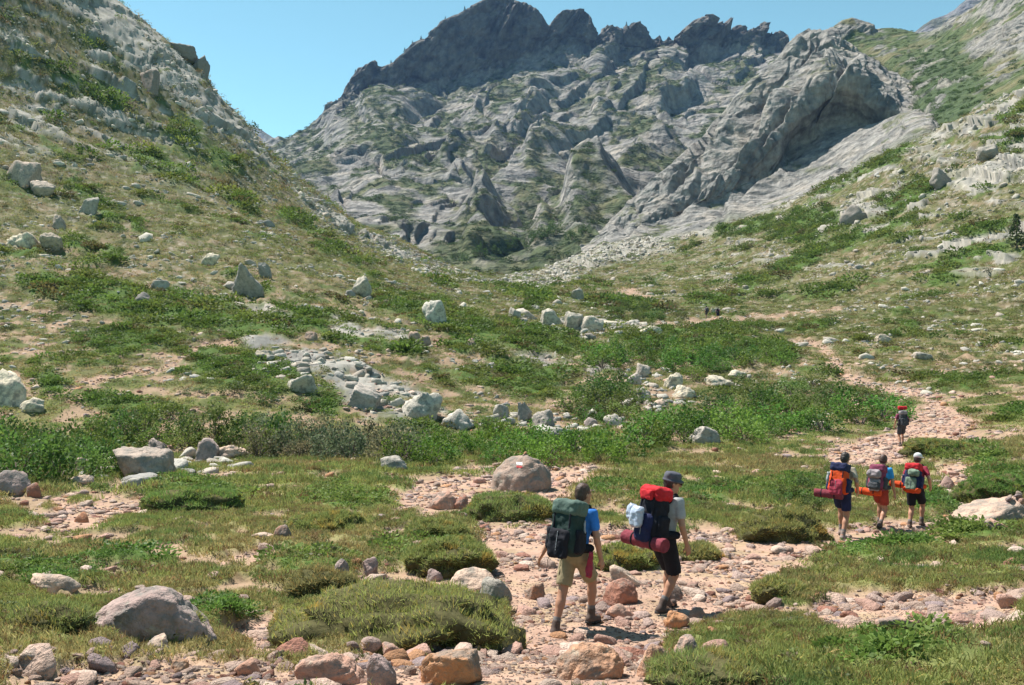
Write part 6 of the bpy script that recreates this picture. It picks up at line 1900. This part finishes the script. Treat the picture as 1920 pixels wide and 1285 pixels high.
# red-and-white paint mark lying on the boulder's face
def face_patch(b, cx, cz, w, h, name, mat, off, parent):
    """a thin skin of paint hugging the rock"""
    o = b[0]
    dg = bpy.context.evaluated_depsgraph_get()
    nx, nz = 10, 6
    vs, ok = [], True
    for j in range(nz + 1):
        for i in range(nx + 1):
            wx_ = b[1].x + cx + (i / nx - .5) * w; wz_ = o.location.z + cz + (j / nz - .5) * h
            org = o.matrix_world.inverted() @ Vector((wx_, b[1].y - 3, wz_))
            hit, loc_, nrm, _ = o.ray_cast(org, (o.matrix_world.inverted().to_3x3() @ Vector((0, 1, 0))).normalized())
            if not hit: loc_, nrm = o.matrix_world.inverted() @ Vector((wx_, b[1].y, wz_)), Vector((0, -1, 0))
            vs.append(loc_ + nrm * off)
    fs = [[j * (nx + 1) + i, j * (nx + 1) + i + 1, (j + 1) * (nx + 1) + i + 1, (j + 1) * (nx + 1) + i] for j in range(nz) for i in range(nx)]
    mesh_obj(name, np.array([list(v) for v in vs]), np.array(fs), mat, o)
bpy.context.view_layer.update()
M_wp = surf_mat('worn_white_paint', base=(0.72, 0.68, 0.66), rough=.8, var=.25, nscale=14); M_rp = surf_mat('worn_red_paint', base=(0.45, 0.06, 0.06), rough=.8, var=.3, nscale=14)
face_patch(bo, -.02, bo[4] * .80, .17, .06, 'white_paint_bar', M_wp, .006, bo[0]); face_patch(bo, -.02, bo[4] * .72, .17, .05, 'red_paint_bar', M_rp, .006, bo[0])
# small stones on the wide pale boulder and two on the large one
hb = [b for b in boulder_objs if 'carrying a heap' in b[0]['label']][0]
r_ = np.random.default_rng(77)
for k in range(22):
    tp = top_of(hb, .16 * hb[2] + r_.normal(0, .10), r_.normal(-.05, .08))
    s = r_.uniform(.07, .15)
    o = link(bpy.data.objects.new('stone', lone[k % 7])); o.scale = (s, s, s); o.location = (tp.x, tp.y, tp.z - .02 + .035 * (k % 4) * (k > 8)); o.rotation_euler = tuple(r_.normal(0, .3, 2)) + (r_.uniform(0, 6.3),)
    o.color = (*(np.array([RED, PINK, PURPLE, PALE][k % 4]) * r_.uniform(.8, 1.2)), 1)
    nm = ['dark red', 'pink', 'purple-grey', 'pale'][k % 4]
    tag(o, f'{nm} stone in the heap on the wide pale boulder', 'stone', f'{nm} stones heaped on the wide boulder')
lb_ = boulder_objs[0]
for k, (dx_, s, lb) in enumerate([(-.36, .17, 'flat dark stone lying on the left shoulder of the large grey-purple boulder'), (-.14, .10, 'small pale stone lying on top of the large grey-purple boulder')]):
    tp = top_of(lb_, dx_, .05)
    o = link(bpy.data.objects.new('stone', lone[k])); o.scale = (s, s * .8, s * .6); o.location = (tp.x, tp.y, tp.z - .01); o.color = (*((0.25, .2, .18), PALE)[k], 1)
    tag(o, lb, 'stone')
# a trickle of water between the stream stones
wl = []
for (px, d) in [(1225, 46.5), (1240, 48.0), (1252, 50.0), (1262, 52.0), (1268, 54.0)]:
    x = (px - W / 2) / F * d
    wl.append((x, d, ground_z(x, d) + .05))
wv, wf = [], []
for k, p in enumerate(wl):
    wdt = .5 + .25 * math.sin(k * 2.1)
    for e in range(5): wv.append((p[0] + (e / 4 - .5) * 2 * wdt, p[1], min(q[2] for q in wl[max(0, k - 1):k + 2])))
    if k:
        for e in range(4): wf.append([(k - 1) * 5 + e, (k - 1) * 5 + e + 1, k * 5 + e + 1, k * 5 + e])
M_water = surf_mat('stream_water', base=(0.03, 0.045, 0.05), rough=0.08, var=0.1, bump=0.15, bscale=9, bdist=0.02, spec=0.6)
tag(mesh_obj('stream', np.array(wv), np.array(wf), M_water), 'trickle of dark water between the stream stones', 'water', kind='structure')
haze_box(-2200, 2200, -60, 2300, -60, 560, 0.00006)
